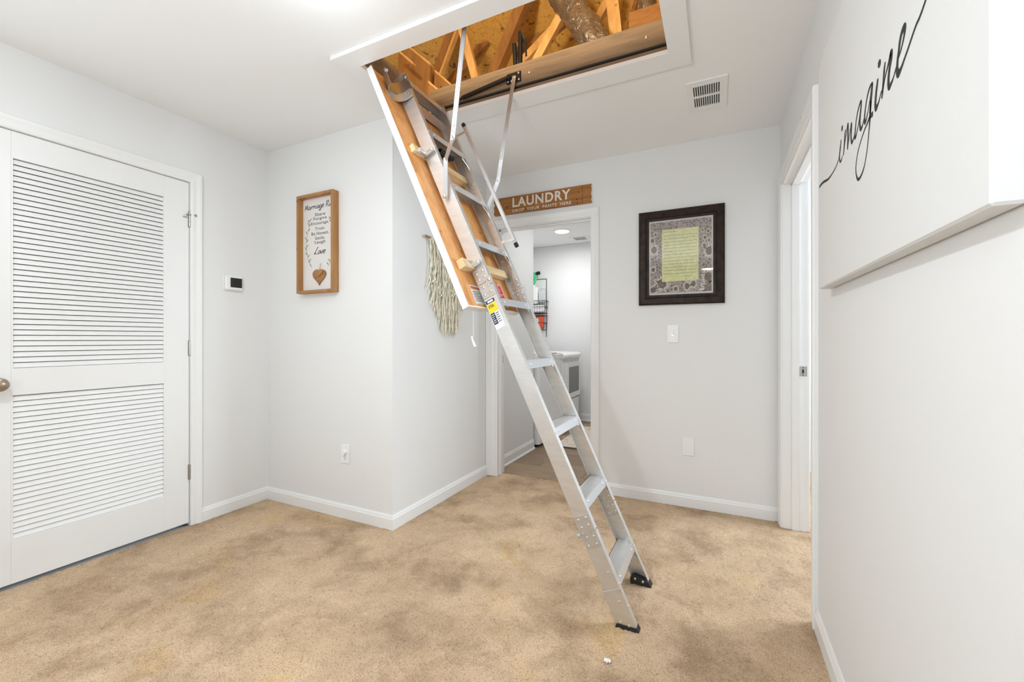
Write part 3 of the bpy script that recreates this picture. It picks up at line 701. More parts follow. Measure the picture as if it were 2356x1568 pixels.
for i in range(7): prect(b, 1.566-i*.009, 1.569-i*.009, 1.862, 1.90+.03*random.random(), -.0788, 0)
b.build('warning_label', ['stick_w', 'stick_r'], ld, flip=False, label='red warning label on the hatch panel')
# pull cord
b = MB(); b.tube([(-1.057, 1.75, 1.262), (-1.057, 1.75, 1.13)], .0016, 6); pc = b.build('pull_cord', 'cord', ld)
b = MB(); b.tube([(-1.066, 1.75, 1.135), (-1.062, 1.75, 1.12), (-1.054, 1.75, 1.10), (-1.046, 1.75, 1.085)], [.005, .004, .006, .006], 8); b.build('pull_handle', 'white', pc, True)

# ------------------------------------------------------------------ attic
b = MB()
def RZ(y): return 4.6-.42*abs(y-1.5)
b.add([(-6, 1.5, RZ(1.5)), (4.5, 1.5, RZ(1.5)), (4.5, 8, RZ(8)), (-6, 8, RZ(8))], [(0, 1, 2, 3)]); b.add([(-6, 1.5, RZ(1.5)), (4.5, 1.5, RZ(1.5)), (4.5, -5, RZ(-5)), (-6, -5, RZ(-5))], [(0, 1, 2, 3)])
for x in (-6, 4.5): b.add([(x, -5, 1.8), (x, 1.5, 4.6), (x, 8, 1.8)], [(0, 1, 2)])
struct(b.build('roof_deck', 'osb'), 'orange brown roof sheathing above the attic')
def beam(px, Y, w, d, m='truss', name='beam', lab=None, parent=None):
    p = on('Y', Y, *px[0]); q = on('Y', Y, *px[1]); dd = q-p; dd = dd/np.linalg.norm(dd); y = np.array([0, 1., 0]); a = np.cross(dd, y); a /= np.linalg.norm(a)
    b = MB(); vs = []
    for e in (p, q):
        for (i, j) in ((-1, 0), (1, 0), (1, 1), (-1, 1)): vs.append(e+a*w/2*i+y*d*j)
    b.add(vs, [(0, 1, 2, 3), (7, 6, 5, 4), (0, 4, 5, 1), (1, 5, 6, 2), (2, 6, 7, 3), (3, 7, 4, 0)])
    return b.build(name, m, parent)
def truss(label, Y, items):
    t = thing('roof_truss', label, 'roof truss', (-1, Y, H+.02), 'roof trusses in the attic')
    for px, w, d, m, dy in items: beam(px, Y+dy, w, d, m, 'web', parent=t)
truss('nearest pine roof truss, its steep webs just behind the far hatch jamb', 2.62, [
    (((1052, 30), (1106, 230)), .055, .038, 'truss', 0), (((1220, 160), (1298, 15)), .058, .04, 'truss', .03), (((1404, -40), (1420, 110)), .075, .06, 'truss', .06)])
truss('middle roof truss with one dark wide web crossing the hatch view', 3.0, [
    (((1112, 215), (1225, -60)), .085, .09, 'darkl', 0), (((1118, 225), (1345, -15)), .06, .038, 'truss', .1), (((978, 230), (1046, 40)), .07, .05, 'darkl', .05), (((996, 212), (1052, 60)), .026, .04, 'truss', .03), (((1345, 95), (1412, -30)), .055, .045, 'truss', .1)])
truss('farthest roof truss, thin dim webs near the roof sheathing', 3.35, [
    (((1008, 215), (1120, 90)), .07, .04, 'darkl', 0), (((1060, 120), (1190, 20)), .06, .04, 'truss', .05), (((1430, 110), (1475, -40)), .03, .04, 'heart', 0), (((1440, 90), (1482, -10)), .05, .04, 'truss', .04), (((1180, 120), (1330, 30)), .05, .05, 'darkl', .06)])
for i, (px, Y, w, lb) in enumerate([(((918, 92), (990, 150)), 2.75, .02, 'thin pale lath highest at the left of the attic view'), (((915, 118), (950, 148)), 2.5, .018, 'short pale lath above the ladder top'), (((1000, 165), (1052, 210)), 2.55, .018, 'thin pale lath crossing beside the left truss web'), (((985, 190), (1030, 228)), 2.35, .016, 'lowest thin pale lath right above the ladder hinge')]):
    p0 = on('Y', Y, *px[0]); p1 = on('Y', Y, *px[1]); q = MB()
    q.add([p0, p1, p1+[0, 0, w], p0+[0, 0, w], p0+[0, .035, 0], p1+[0, .035, 0], p1+[0, .035, w], p0+[0, .035, w]], [(0, 1, 2, 3), (7, 6, 5, 4), (0, 4, 5, 1), (3, 2, 6, 7), (0, 3, 7, 4), (1, 5, 6, 2)])
    jt = thing('attic_lath', lb, 'lath', tuple(p0)); q.build('lath_edge', 'truss', jt)
    if i != 1:
        q = MB(); d = .22 if i != 0 else .30
        q.add([p0+[0, .004, 0], p1+[0, .004, 0], p1+[-.02, .004, -d], p0+[-.02, .004, -d], p0+[0, .03, 0], p1+[0, .03, 0], p1+[-.02, .03, -d], p0+[-.02, .03, -d]], [(0, 1, 2, 3), (7, 6, 5, 4), (0, 4, 5, 1), (3, 2, 6, 7), (0, 3, 7, 4), (1, 5, 6, 2)])
        q.build('board', 'darkl', jt)
def duct(name, pts, rad, label):
    P = smoothpts(pts, 10); b = MB(); n = 28; vs = []; up = Vector((0, 1, 0))
    for i, p in enumerate(P):
        t = Vector(P[min(i+1, len(P)-1)]-P[max(i-1, 0)]).normalized(); a = t.cross(up).normalized(); c = a.cross(t)
        for k in range(n):
            q = 2*PI*k/n; r = rad*(1+.06*math.sin(i*1.1+2*math.sin(q*2))+.05*math.sin(q*5+i*.7)+random.uniform(-.035, .035))
            vs.append(Vector(p)+a*math.cos(q)*r+c*math.sin(q)*r)
    b.add(vs, [(i*n+k, i*n+(k+1) % n, (i+1)*n+(k+1) % n, (i+1)*n+k) for i in range(len(P)-1) for k in range(n)])
    return tag(b.build(name, 'foil', None, True), label, 'duct')
duct('flexible_duct', [on('Y', 2.65, 1262, -60), on('Y', 2.6, 1310, 10), on('Y', 2.52, 1352, 70), on('Y', 2.5, 1390, 140), on('Y', 2.5, 1430, 210)], .085, 'large crinkled foil duct sloping down through the attic')
duct('flexible_duct', [on('Y', 2.84, 1500, -60), on('Y', 2.84, 1490, 0), on('Y', 2.84, 1484, 60)], .055, 'smaller foil duct standing at the right end of the hatch')
b = MB(); p = on('Y', 2.5, 1450, 40); q = on('Y', 2.5, 1535, 25); b.box(p[0], 2.46, 2.46, q[0]+.2, 2.50, p[2]); tag(b.build('attic_board', 'heart'), 'dark brown board under the smaller foil duct', 'board')

# ------------------------------------------------------------------ ceiling vent
def register(name, x0, y0, x1, y1, z, label, n=12, rows=2):
    t = thing(name, label, 'vent', ((x0+x1)/2, (y0+y1)/2, z))
    bx, by = (x1-x0)*.165, (y1-y0)*.145
    b = MB(); prof = [(0, 0), (0, .0075), (.004, .009), (.0, 0)]
    b.box(x0, y0, z-.007, x1, y0+by, z); b.box(x0, y1-by, z-.007, x1, y1, z); b.box(x0, y0+by, z-.007, x0+bx, y1-by, z); b.box(x1-bx, y0+by, z-.007, x1, y1-by, z)
    ym = (y0+y1)/2; b.box(x0+bx, ym-.007, z-.007, x1-bx, ym+.007, z); b.lathe((.5*(x0+x1), y0+by*.5, z-.007), (0, 0, -1), [(0, .003), (.001, .003)], 8)
    b.build('frame', 'trim', t)
    b = MB(); b.box(x0+bx, y0+by, z-.0005, x1-bx, y1-by, z-.0002); b.build('backing', 'shadowbox', t)
    w = (x1-x0-2*bx)/n; first = None
    for r in range(rows):
        ya, yb = (y0+by, ym-.007) if r == 0 else (ym+.007, y1-by)
        for i in range(n):
            xa = x0+bx+i*w; b = MB(); vs = []
            b.add([(xa+w*.42, ya, z-.001), (xa+w*.5, ya, z-.001), (xa+w*1.0, ya, z-.007), (xa+w*.70, ya, z-.007), (xa+w*.42, yb, z-.001), (xa+w*.5, yb, z-.001), (xa+w*1.0, yb, z-.007), (xa+w*.70, yb, z-.007)],
                  [(0, 1, 2, 3), (7, 6, 5, 4), (0, 4, 5, 1), (1, 5, 6, 2), (2, 6, 7, 3), (3, 7, 4, 0)]); b.build('slat', 'trim', t)
register('ceiling_vent', -.148, 2.358, .046, 2.664, H, 'white louvred vent in the hallway ceiling right of the hatch')
register('ceiling_vent', -1.74, 5.28, -1.50, 5.48, H+.002, 'small vent in the laundry room ceiling', 10, 2)
# ceiling lamps
def lamp(x, y, r, z, label, e=12):
    t = thing('ceiling_light', label, 'light', (x, y, z))
    b = MB(); b.lathe((x, y, z), (0, 0, -1), [(0, r*1.2), (.006, r*1.2), (.010, r*1.12), (.010, r*1.02)], 28); b.build('rim', 'white', t, True)
    b = MB(); b.lathe((x, y, z-.0105), (0, 0, -1), [(0, r), (.002, r*.97)], 28); b.build('diffuser', mat('lit_diffuser', (1, .98, .94), .5, emit=e), t)
lamp(-1.71, 4.92, .085, H+.002, 'round glowing recessed light in the laundry room ceiling')
lamp(-1.28, 1.02, .12, H, 'round ceiling light just above the frame beside the attic hatch', 8)
lamp(-1.16, -.02, .10, H, 'round ceiling light behind the camera', 8)
lamp(-.16, -2.62, .11, H, 'far round ceiling light at the rear end of the hallway', 30)

# ------------------------------------------------------------------ shadow-box sign on the front wall
sx0, sx1, sz0, sz1 = -2.500, -2.165, 1.420, 2.061
sb = thing('shadow_box_sign', 'honey wood shadow box sign lettered Marriage Rules', 'sign', ((sx0+sx1)/2, Y1, sz0))
fd = .050; fw = .018
for (x0, z0, x1, z1, xw) in ((sx0, sz0, sx0+fw, sz1, 0), (sx1-fw, sz0, sx1, sz1, 0), (sx0+fw, sz0, sx1-fw, sz0+fw, 1), (sx0+fw, sz1-fw, sx1-fw, sz1, 1)):
    b = MB(); b.bbox(x0, Y1-fd, z0, x1, Y1-.001, z1, .0015); b.build('frame_board', 'frame_w', sb)
b = MB(); b.box(sx0+fw, Y1-.012, sz0+fw, sx1-fw, Y1-.004, sz1-fw); bd = b.build('board', 'mat_board', sb)
YB = Y1-.0125
tb = lambda a, z, d=0: (a, YB-d, z)
# single-stroke brush letters
SCR = {
 'M': [[(0, 0), (.08, .9)], [(.08, .9), (.25, .2), (.42, .95)], [(.42, .95), (.50, -.05)]],
 'a': [[(.42, .45), (.2, .5), (.03, .2), (.15, 0), (.38, .25), (.44, .5)], [(.44, .5), (.42, .1), (.52, .0)]],
 'r': [[(0, .45), (.1, .4), (.08, 0)], [(.08, .2), (.2, .45), (.33, .5), (.34, .36)]],
 'i': [[(.05, .5), (.03, .12), (.14, 0)], [(.09, .72), (.1, .78)]],
 'g': [[(.4, .45), (.15, .5), (.02, .2), (.15, .02), (.38, .3)], [(.42, .5), (.40, -.1), (.25, -.45), (.05, -.35), (.5, .08)]],
 'e': [[(.02, .22), (.3, .3), (.28, .5), (.08, .45), (.0, .15), (.15, 0), (.38, .12)]],
 'R': [[(.05, -.05), (.12, .98)], [(-.02, .85), (.35, 1.0), (.42, .72), (.12, .5)], [(.12, .5), (.5, -.08)]],
 'u': [[(.02, .5), (.03, .08), (.2, .03), (.36, .5)], [(.36, .5), (.36, .05), (.46, 0)]],
 'l': [[(.02, .2), (.25, .95), (.12, .95), (.06, .1), (.2, 0)]],
 's': [[(.28, .48), (.05, .42), (.28, .15), (.02, .0)]],
 'n': [[(0, .45), (.08, .45), (.06, 0)], [(.06, .2), (.25, .5), (.34, .4), (.34, .05), (.44, 0)]],
 'L': [[(.42, .92), (.28, 1.0), (.12, .4), (-.02, .02), (.15, .1), (.5, -.1)]],
 'o': [[(.2, .5), (.02, .25), (.15, 0), (.36, .25), (.2, .5), (.42, .42)]],
 'v': [[(0, .5), (.12, 0), (.34, .55)]],
}
ADV = {'M': .6, 'a': .52, 'r': .38, 'i': .22, 'g': .5, 'e': .4, 'R': .56, 'u': .5, 'l': .28, 's': .34, 'n': .46, 'L': .5, 'o': .42, 'v': .4, ' ': .3}
def script(mb_, s, a0, b0, h, w, T, lw, shear=.15, slope=0):
    tot = sum(ADV[c] for c in s); x = 0
    for c in s:
        for st in SCR.get(c, []):
            P = smoothpts(st, 5) if len(st) > 2 else [np.array(p) for p in st]
            Q = [(a0+(x+p[0]+shear*p[1])*w/tot, b0+p[1]*h+slope*(x+p[0])*w/tot) for p in P]
            n = len(Q); mb_.ribbon(Q, [lw*(.55+.6*math.sin(PI*(i+.5)/n)) for i in range(n)], T)
        x += ADV[c]
b = MB()
script(b, 'Marriage Rules', -2.464, 1.972, .036, .300, lambda a, z: tb(a, z), .0050, .12, .02)
for s, z, w in (('Share', 1.932, .098), ('Forgive', 1.901, .122), ('Encourage.', 1.871, .165), ('Trust.', 1.840, .092), ('Be Honest.', 1.809, .160), ('Smile.', 1.778, .092), ('Laugh', 1.747, .098)):
    text_on(b, s, -2.322-w/2, z-.009, w, .021 if 'g' not in s else .025, tb, 0, bold=.012, space=1.1)
script(b, 'Love', -2.374, 1.676, .042, .100, lambda a, z: tb(a, z), .0055, .25)
b.build('lettering', 'greyink', bd, flip=False)
b = MB()
def leaf(a, z, ang, L_, w):
    ca, sa = math.cos(ang), math.sin(ang); P = [(0, 0), (L_*.4, w), (L_, 0), (L_*.4, -w*.6)]
    b.add([tb(a+p*ca-q*sa, z+p*sa+q*ca, .0002) for p, q in P], [(0, 1, 2, 3)])
for side in (-1, 1):
    stem = smoothpts([(-2.322+side*.075, 1.590), (-2.322+side*.115, 1.66), (-2.322+side*.128, 1.76), (-2.322+side*.105, 1.86), (-2.322+side*.095, 1.905)], 6)
    b.ribbon(stem, .0018, lambda a, z: tb(a, z))
    for i in range(1, len(stem)-1):
        t = stem[i]; base = PI/2+side*.1
        
        if i % 3 != 2: leaf(t[0], t[1], base+(.7 if i % 2 else -.7), .030, .0042)
b.build('painted_vine', 'leaf', bd, flip=False)
def heart(cx, cz, w, h, n=40):
    P = []
    for i in range(n):
        t = 2*PI*i/n; x = 16*math.sin(t)**3; y = 13*math.cos(t)-5*math.cos(2*t)-2*math.cos(3*t)-math.cos(4*t); P.append((cx+x/16*w/2, cz+(y+2.5)/14.5*h/2))
    return P
b = MB(); b.prism(heart(-2.322, 1.520, .118, .100), lambda a, z, d: (a, YB-d, z), .0, .009); h1 = b.build('large_heart', 'heart', sb)
b = MB(); b.prism(heart(-2.318, 1.548, .070, .050), lambda a, z, d: (a, YB-d, z), .009, .016); b.build('small_heart', 'frame_w', sb)
b = MB(); b.tube([(-2.32, YB-.012, 1.56), (-2.314, YB-.01, 1.60), (-2.31, YB-.003, 1.615)], .0028, 6); b.build('hanging_loop', 'cord', sb)

# ------------------------------------------------------------------ LAUNDRY sign
ls = thing('laundry_sign', 'stained wood board reading LAUNDRY above the doorway', 'sign', (-1.24, Y2, 2.12))
lx0, lx1, lz0, lz1 = -1.644, -.838, 2.124, 2.263
def wavy(x, z0, z1, sg):
    return [(x+sg*(.004*math.sin(k*1.9+sg)+.003*random.uniform(-1, 1)), z0+(z1-z0)*k/10) for k in range(11)]
rgt = wavy(lx1, lz0, lz1, 1); lft = wavy(lx0, lz0, lz1, -1)
for i, (a, c) in enumerate(((lft, None), (None, None), (None, rgt))):
    xa = [lx0, lx0+.058, lx1-.062][i]; xb = [lx0+.0550, lx1-.0650, lx1][i]
    if i == 0: pol = list(reversed(lft))+[(xb, lz0), (xb, lz1)]
    elif i == 2: pol = rgt+[(xa, lz1), (xa, lz0)]
    else: pol = [(xa, lz0), (xb, lz0), (xb, lz1), (xa, lz1)]
    b = MB(); b.prism(pol, lambda x, z, d: (x, Y2-.001-d, z), 0, .016 if i == 1 else .0155); b.build('plank', 'sign_w', ls)
b = MB(); b.box(lx0+.03, Y2-.010, lz0+.006, lx1-.03, Y2-.001, lz1-.006); b.build('backing', 'darkl', ls)
tl = lambda a, z, d=0: (a, Y2-.0176-d, z)
b = MB()
text_on(b, 'LAUNDRY', -1.478, 2.174, .484, .076, tl, 0, bold=.028, space=1.12)
text_on(b, 'DROP YOUR PANTS HERE', -1.478, 2.135, .490, .0235, tl, 0, bold=.012, space=1.12, word=1.9)
b.build('lettering', mat('cream_paint', (.80, .74, .66), .7), ls, flip=False)
b = MB()
for x, z in ((-1.465, 2.238), (-1.555, 2.160), (-.93, 2.215), (-.945, 2.165), (-.94, 2.136)): b.lathe((x, Y2-.0172, z), (0, -1, 0), [(0, .006), (.0003, .0055)], 8)
b.build('knot', mat('knot_brown', (.07, .03, .012), .6), ls)

# ------------------------------------------------------------------ framed note
pf = thing('framed_print', 'dark espresso framed print with a yellow green handwritten page', 'picture', (-.226, Y2, 1.355))
fx0, fx1, fz0, fz1 = -.4955, .0425, 1.355, 1.999; ax0, ax1, az0, az1 = -.428, -.026, 1.423, 1.932
def frame_sides(x0, z0, x1, z1, prof, name, m, parent):
    corners = [(x0, z0, -1, -1), (x1, z0, 1, -1), (x1, z1, 1, 1), (x0, z1, -1, 1)]
    for i in range(4):
        b = MB(); b.sweep([corners[i], corners[(i+1) % 4]], prof, lambda u, v, h: (u, Y2-h, v), False); b.build(name, m, parent)
W_ = ax0-fx0
frame_sides(ax0, az0, ax1, az1, [(0, .012), (0, .019), (.016, .020), (.018, .027), (.026, .031), (W_-.010, .030), (W_-.002, .024), (W_, .020), (W_, 0.001), (0, .001)], 'frame_moulding', 'espresso', pf)
b = MB(); b.box(ax0-.002, Y2-.010, az0-.002, ax1+.002, Y2-.004, az1+.002); b.build('mat_board', 'mat_board', pf)
px0, px1, pz0, pz1 = ax0+.010, ax1-.010, az0+.014, az1-.012
b = MB(); b.box(px0, Y2-.0108, pz0, px1, Y2-.010, pz1); pr = b.build('flower_print', 'print', pf)
tp = lambda a, z, d=0: (a, Y2-.0110-d, z)
b = MB()
def flower(cx, cz, r, sq=1):
    n = 18
    for i in range(n):
        q = 2*PI*i/n+random.uniform(-.1, .1); L_ = r*random.uniform(.85, 1.1); w = r*.13; c, s_ = math.cos(q), math.sin(q)
        pts = [(r*.35, -w), (L_*.8, -w*.7), (L_, 0), (L_*.8, w*.7), (r*.35, w)]
        P = [(cx+(p*c-k*s_)*sq, cz+(p*s_+k*c)) for p, k in pts]
        P = [(min(max(x, px0), px1), min(max(z, pz0), pz1)) for x, z in P]
        b.add([tp(x, z, .0001) for x, z in P], [(0, 1, 2, 3, 4)], 0)
    P = [(min(max(cx+r*.48*math.cos(2*PI*i/20)*sq, px0), px1), min(max(cz+r*.48*math.sin(2*PI*i/20), pz0), pz1)) for i in range(20)]
    b.add([tp(x, z, .0003) for x, z in P], [tuple(range(20))], 1)
for cx, cz, r, sq in ((-.395, 1.735, .050, .75), (-.345, 1.500, .062, .95), (-.40, 1.60, .03, .8), (-.185, 1.475, .042, .7), (-.145, 1.490, .04, .7), (-.055, 1.530, .058, .8), (-.045, 1.455, .07, 1), (-.05, 1.70, .055, .8), (-.40, 1.46, .04, 1),
                      (-.405, 1.80, .03, .8), (-.385, 1.84, .022, .8), (-.075, 1.79, .024, .7), (-.055, 1.83, .022, .7), (-.09, 1.84, .018, .7), (-.05, 1.77, .02, .7), (-.08, 1.74, .025, .7), (-.255, 1.46, .03, .8)):
    flower(cx, cz, r, sq)
for i in range(90):
    x = random.uniform(px0+.004, px1-.02); z = random.choice([random.uniform(pz0, pz0+.09), random.uniform(pz0, pz1-.08)]); 
    if -.345 < x < -.108 and z > 1.5: continue
    a = random.uniform(.3, 2.8); L_ = random.uniform(.012, .035); x2 = min(max(x+math.cos(a)*L_, px0), px1); z2 = min(z+math.sin(a)*L_, pz1)
    b.ribbon([(x, z), ((x+x2)/2+.002, (z+z2)/2), (x2, z2)], .0014, lambda p, q: tp(p, q, .0004), 2)
b.build('flower', ['petal', 'fcentre', 'stemc'], pr, flip=False)
nx0, nx1, nz0, nz1 = -.343, -.112, 1.512, 1.869
top = [(nx0+(nx1-nx0)*i/40, nz1-.003*(i % 2)-random.random()*.002) for i in range(41)]
b = MB(); b.prism([(nx0, nz0), (nx1-.002, nz0+.002)]+list(reversed(top)), lambda a, z, d: (a, Y2-.0114-d, z), 0, .0008); nt_ = b.build('note_page', 'paper', pf, label='yellow green page with lines of dark handwriting')
b = MB(); tn = lambda a, z: (a, Y2-.01245, z)
z = nz1-.020; lines = [(.012, .09)]+[(.012, random.uniform(.19, .212)) for _ in range(13)]+[(.125, .06), (.148, .014)]
for li, (xa, wd) in enumerate(lines):
    x = nx0+xa; end = nx0+xa+wd; z -= .0 if li == 0 else (.026 if li == 1 else .0215)
    while x < end:
        wl = min(random.uniform(.008, .024), end-x); n = max(4, int(wl/.0016)); y_ = [random.uniform(-.0022, .0030) for _ in range(n+1)]
        b.ribbon([(x+wl*i/n, z+y_[i]) for i in range(n+1)], .0017, tn); x += wl+.005
b.build('handwriting', mat('page_ink', (.05, .06, .02), .8), nt_, flip=False)
b = MB(); b.box(ax0-.002, Y2-.0155, az0-.002, ax1+.002, Y2-.0145, az1+.002); b.build('glass_pane', 'glass', pf)

# ------------------------------------------------------------------ canvas on the right wall
cv = thing('canvas_print', 'large white stretched canvas on the right wall reading imagine', 'canvas', (XR, 1.2, 1.29))
cx_, cy0, cy1, cz0, cz1 = XR-.040, .740, 1.738, 1.290, 2.052
b = MB(); b.bbox(cx_, cy0, cz0, XR-.004, cy1, cz1, .004); cb = b.build('stretched_canvas', 'canvas', cv)
A_ = lambda a, v: (1880+a/7.8375, 240+v/7.8375)
B_ = lambda a, v: (1960+a/7.127, 40+v/7.127)
def cpt(u, v): p = on('X', cx_-.0006, u, v); return (p[1], p[2])
def strokes(lst, f, ws):
    P = [cpt(*f(*p)) for p in lst]; P = smoothpts(P, 5); n = len(P); w = np.interp(np.linspace(0, 1, n), np.linspace(0, 1, len(ws)), ws)
    cbm.ribbon(P, list(w*.001), lambda y, z: (cx_-.0008, y, z))
cbm = MB()
strokes([(40, 1490), (75, 1440), (120, 1395), (165, 1370), (205, 1340), (250, 1280), (300, 1200), (345, 1110), (380, 1010), (398, 930)], A_, [7, 8, 7, 4, 3.5, 3])
strokes([(432, 632), (424, 720), (413, 820), (404, 900), (403, 980), (412, 1028), (424, 1030), (440, 990), (455, 930)], A_, [5, 9, 9, 7, 6, 3])
strokes([(457, 378), (450, 430), (441, 482)], A_, [9, 14, 7])
strokes([(510, 452), (498, 560), (492, 700), (482, 820), (470, 925)], A_, [5, 8, 9, 7, 5])
strokes([(475, 850), (500, 680), (520, 560), (540, 430), (556, 352), (556, 500), (553, 640), (546, 812)], A_, [3, 4, 5, 7, 10, 9, 6])
strokes([(546, 812), (565, 660), (580, 560), (602, 430), (618, 342), (614, 480), (610, 580), (616, 660), (625, 688), (645, 650), (662, 600), (672, 560)], A_, [4, 4, 6, 9, 9, 9, 5, 4])
strokes([(798, -68), (780, -40), (755, 40), (728, 150), (706, 280), (692, 400), (684, 500), (678, 570), (685, 603), (702, 560), (722, 470), (745, 350), (765, 230), (782, 100), (798, -60)], A_, [6, 7, 6, 6, 8, 9, 5, 4, 4, 5])
strokes([(798, -62), (790, 60), (776, 200), (768, 320), (772, 400), (784, 448), (805, 412), (830, 330), (848, 250)], A_, [6, 8, 9, 10, 9, 5, 4])
strokes([(340, 1072), (305, 1120), (275, 1200), (247, 1320), (228, 1440), (212, 1568), (206, 1660), (212, 1730), (228, 1690), (250, 1600), (270, 1500), (300, 1320), (318, 1180), (338, 1075)], B_, [7, 7, 6, 7, 9, 6, 4, 4, 5])
strokes([(967, -60), (958, 100), (948, 300), (938, 430), (922, 600), (905, 780), (880, 950), (850, 1110), (810, 1240), (765, 1330), (735, 1350), (710, 1290), (698, 1180), (705, 1040), (730, 880), (765, 740), (800, 620), (850, 470), (900, 350), (945, 240), (1003, 165)], A_, [9, 9, 5, 4, 4, 6, 8, 5, 4, 4, 4, 6, 12])
strokes([(338, 1075), (326, 1200), (314, 1350), (302, 1500), (298, 1580)], B_, [7, 10, 10, 9])
strokes([(425, 1003), (413, 1100), (398, 1220), (388, 1340), (383, 1430), (392, 1497), (415, 1450), (440, 1380), (460, 1300), (485, 1200)], B_, [7, 11, 11, 11, 12, 7, 4, 4])
strokes([(460, 684), (450, 750), (435, 824)], B_, [7, 20, 9])
strokes([(546, 728), (532, 830), (522, 960), (512, 1100), (500, 1220), (489, 1332)], B_, [5, 9, 9, 9, 6])
strokes([(500, 1230), (525, 1080), (555, 930), (595, 770), (625, 650), (646, 565), (640, 680), (618, 820), (602, 960), (598, 1080), (610, 1147), (635, 1100), (668, 1020), (695, 930), (728, 810)], B_, [4, 4, 6, 12, 14, 11, 11, 12, 8, 4, 4])
strokes([(762, 665), (798, 550), (835, 400), (858, 280), (868, 180), (860, 150), (835, 200), (808, 280), (785, 400), (768, 540), (750, 680), (742, 790), (740, 860), (756, 925), (785, 880), (822, 790), (860, 680), (920, 510), (980, 330), (1050, 130), (1108, 0), (1180, -200), (1300, -560)], B_, [4, 5, 7, 13, 13, 10, 9, 9, 12, 15, 8, 6, 6, 6, 6, 5])
cbm.build('lettering', 'ink', cb, flip=False)

# ------------------------------------------------------------------ macrame on the return wall
mc = thing('macrame_hanging', 'cream yarn macrame hanging from a wooden stick behind the ladder', 'wall hanging', (X1, 2.48, 1.78))
b = MB(); b.tube([(X1+.022, 2.225, 1.792), (X1+.026, 2.35, 1.785), (X1+.022, 2.50, 1.789), (X1+.025, 2.74, 1.782)], [.008, .010, .009, .007], 8); b.build('stick', 'stick', mc, True)
b = MB()
for i in range(125):
    t = random.random(); y0 = 2.262+.44*t; bot = 1.140+max(0, abs(y0-2.50)-.07)*1.6+random.uniform(-.012, .05); lay = X1+.010+.022*random.random()
    if i % 3 == 0: bot = random.uniform(bot, 1.55)
    n = 22; ph = random.random()*6; P = []; dr = random.uniform(-.02, .02)
    for k in range(n+1):
        f = k/n; z = 1.792+(bot-1.792)*f; P.append((lay+.004*math.sin(f*21+ph), y0+dr*f+.0045*math.sin(f*17+ph*2)+(2.50-y0)*.10*math.sin(PI*f), z))
    b.tube(P, [random.uniform(.0032, .0050)]*(n)+[.0012], 5)
b.build('fringe', 'yarn', mc, True, kind='stuff')
b = MB()
for i in range(26):
    y0 = 2.275+i*.0165; b.lathe((X1+.024, y0, 1.786), (0, 1, 0), [(0, .010), (.004, .0135), (.011, .0135), (.015, .010)], 8)
for i in range(24):
    y0 = 2.275+i*.018; z = 1.47+.05*math.sin(i*.8); b.lathe((X1+.034, y0, z), (0, .4, 1), [(-.01, .004), (0, .008), (.01, .004)], 6)
b.build('knots', 'yarn', mc, True, kind='stuff')

# ------------------------------------------------------------------ thermostat, switch, outlets
th = thing('thermostat', 'white wall thermostat with a dark square screen', 'thermostat', (XL, 1.70, 1.48))
b = MB(); b.bbox(XL, 1.634, 1.436, XL+.006, 1.755, 1.538, .002); b.build('back_plate', 'white', th)
b = MB(); b.bbox(XL+.006, 1.640, 1.440, XL+.026, 1.750, 1.532, .007); b.build('body', 'white', th, True)
b = MB(); b.bbox(XL+.026, 1.668, 1.458, XL+.0272, 1.742, 1.520, .0005); b.build('screen', 'screen', th)
def plate(name, x, z, label, kind):
    t = thing(name, label, 'outlet' if 'outlet' in name else 'light switch', (x, Y1 if kind == 'plug' else Y2, z)); yy = Y1 if kind == 'plug' else Y2
    b = MB(); b.bbox(x-.037, yy-.006, z-.060, x+.037, yy-.0005, z+.060, .003); b.build('cover_plate', 'white', t)
    if kind == 'switch':
        b = MB(); b.bbox(x-.005, yy-.016, z-.004, x+.005, yy-.006, z+.012, .002); b.build('toggle', 'white', t)
        b = MB(); b.box(x-.0065, yy-.0066, z-.013, x+.0065, yy-.006, z+.013); 
        for dz in (-.03, .03): b.lathe((x, yy-.006, z+dz), (0, -1, 0), [(0, .003), (.0012, .0026)], 8)
        b.build('screw', 'silver', t)
    elif kind == 'cover':
        for dz in (-.0195, .0195):
            b = MB(); P = [(x+.017*max(-.92, min(.92, math.cos(q)*1.15)), z+dz+.0145*math.sin(q)) for q in np.linspace(0, 2*PI, 24, endpoint=False)]
            b.prism(P, lambda a, c, d: (a, yy-.006-d, c), 0, .005); b.build('socket_cap', 'white', t)
    else:
        b = MB(); P = [(x+.015*math.cos(q), z+.012+.0155*math.sin(q)) for q in np.linspace(0, 2*PI, 20, endpoint=False)]
        b.prism(P, lambda a, c, d: (a, yy-.006-d, c), 0, .016); b.build('socket_cap', 'white', t)
        b = MB(); P = [(x+.017*max(-.9, min(.9, math.cos(q)*1.15)), z-.0215+.0145*math.sin(q)) for q in np.linspace(0, 2*PI, 20, endpoint=False)]
        b.prism(P, lambda a, c, d: (a, yy-.006-d, c), 0, .002); b.build('socket', 'white', t)
        b = MB(); b.box(x-.007, yy-.0086, z-.020, x-.005, yy-.008, z-.012); b.box(x+.005, yy-.0086, z-.020, x+.007, yy-.008, z-.012); b.lathe((x, yy-.008, z-.029), (0, -1, 0), [(0, .003), (.0006, .003)], 8)
        b.build('slot', 'dark', t)
plate('light_switch', -.2745, 1.158, 'white toggle light switch below the dark framed print', 'switch')
plate('wall_outlet', -.177, .401, 'white wall outlet with two round caps beside the ladder', 'cover')
plate('wall_outlet', -2.106, .400, 'white wall outlet under the shadow box sign', 'plug')
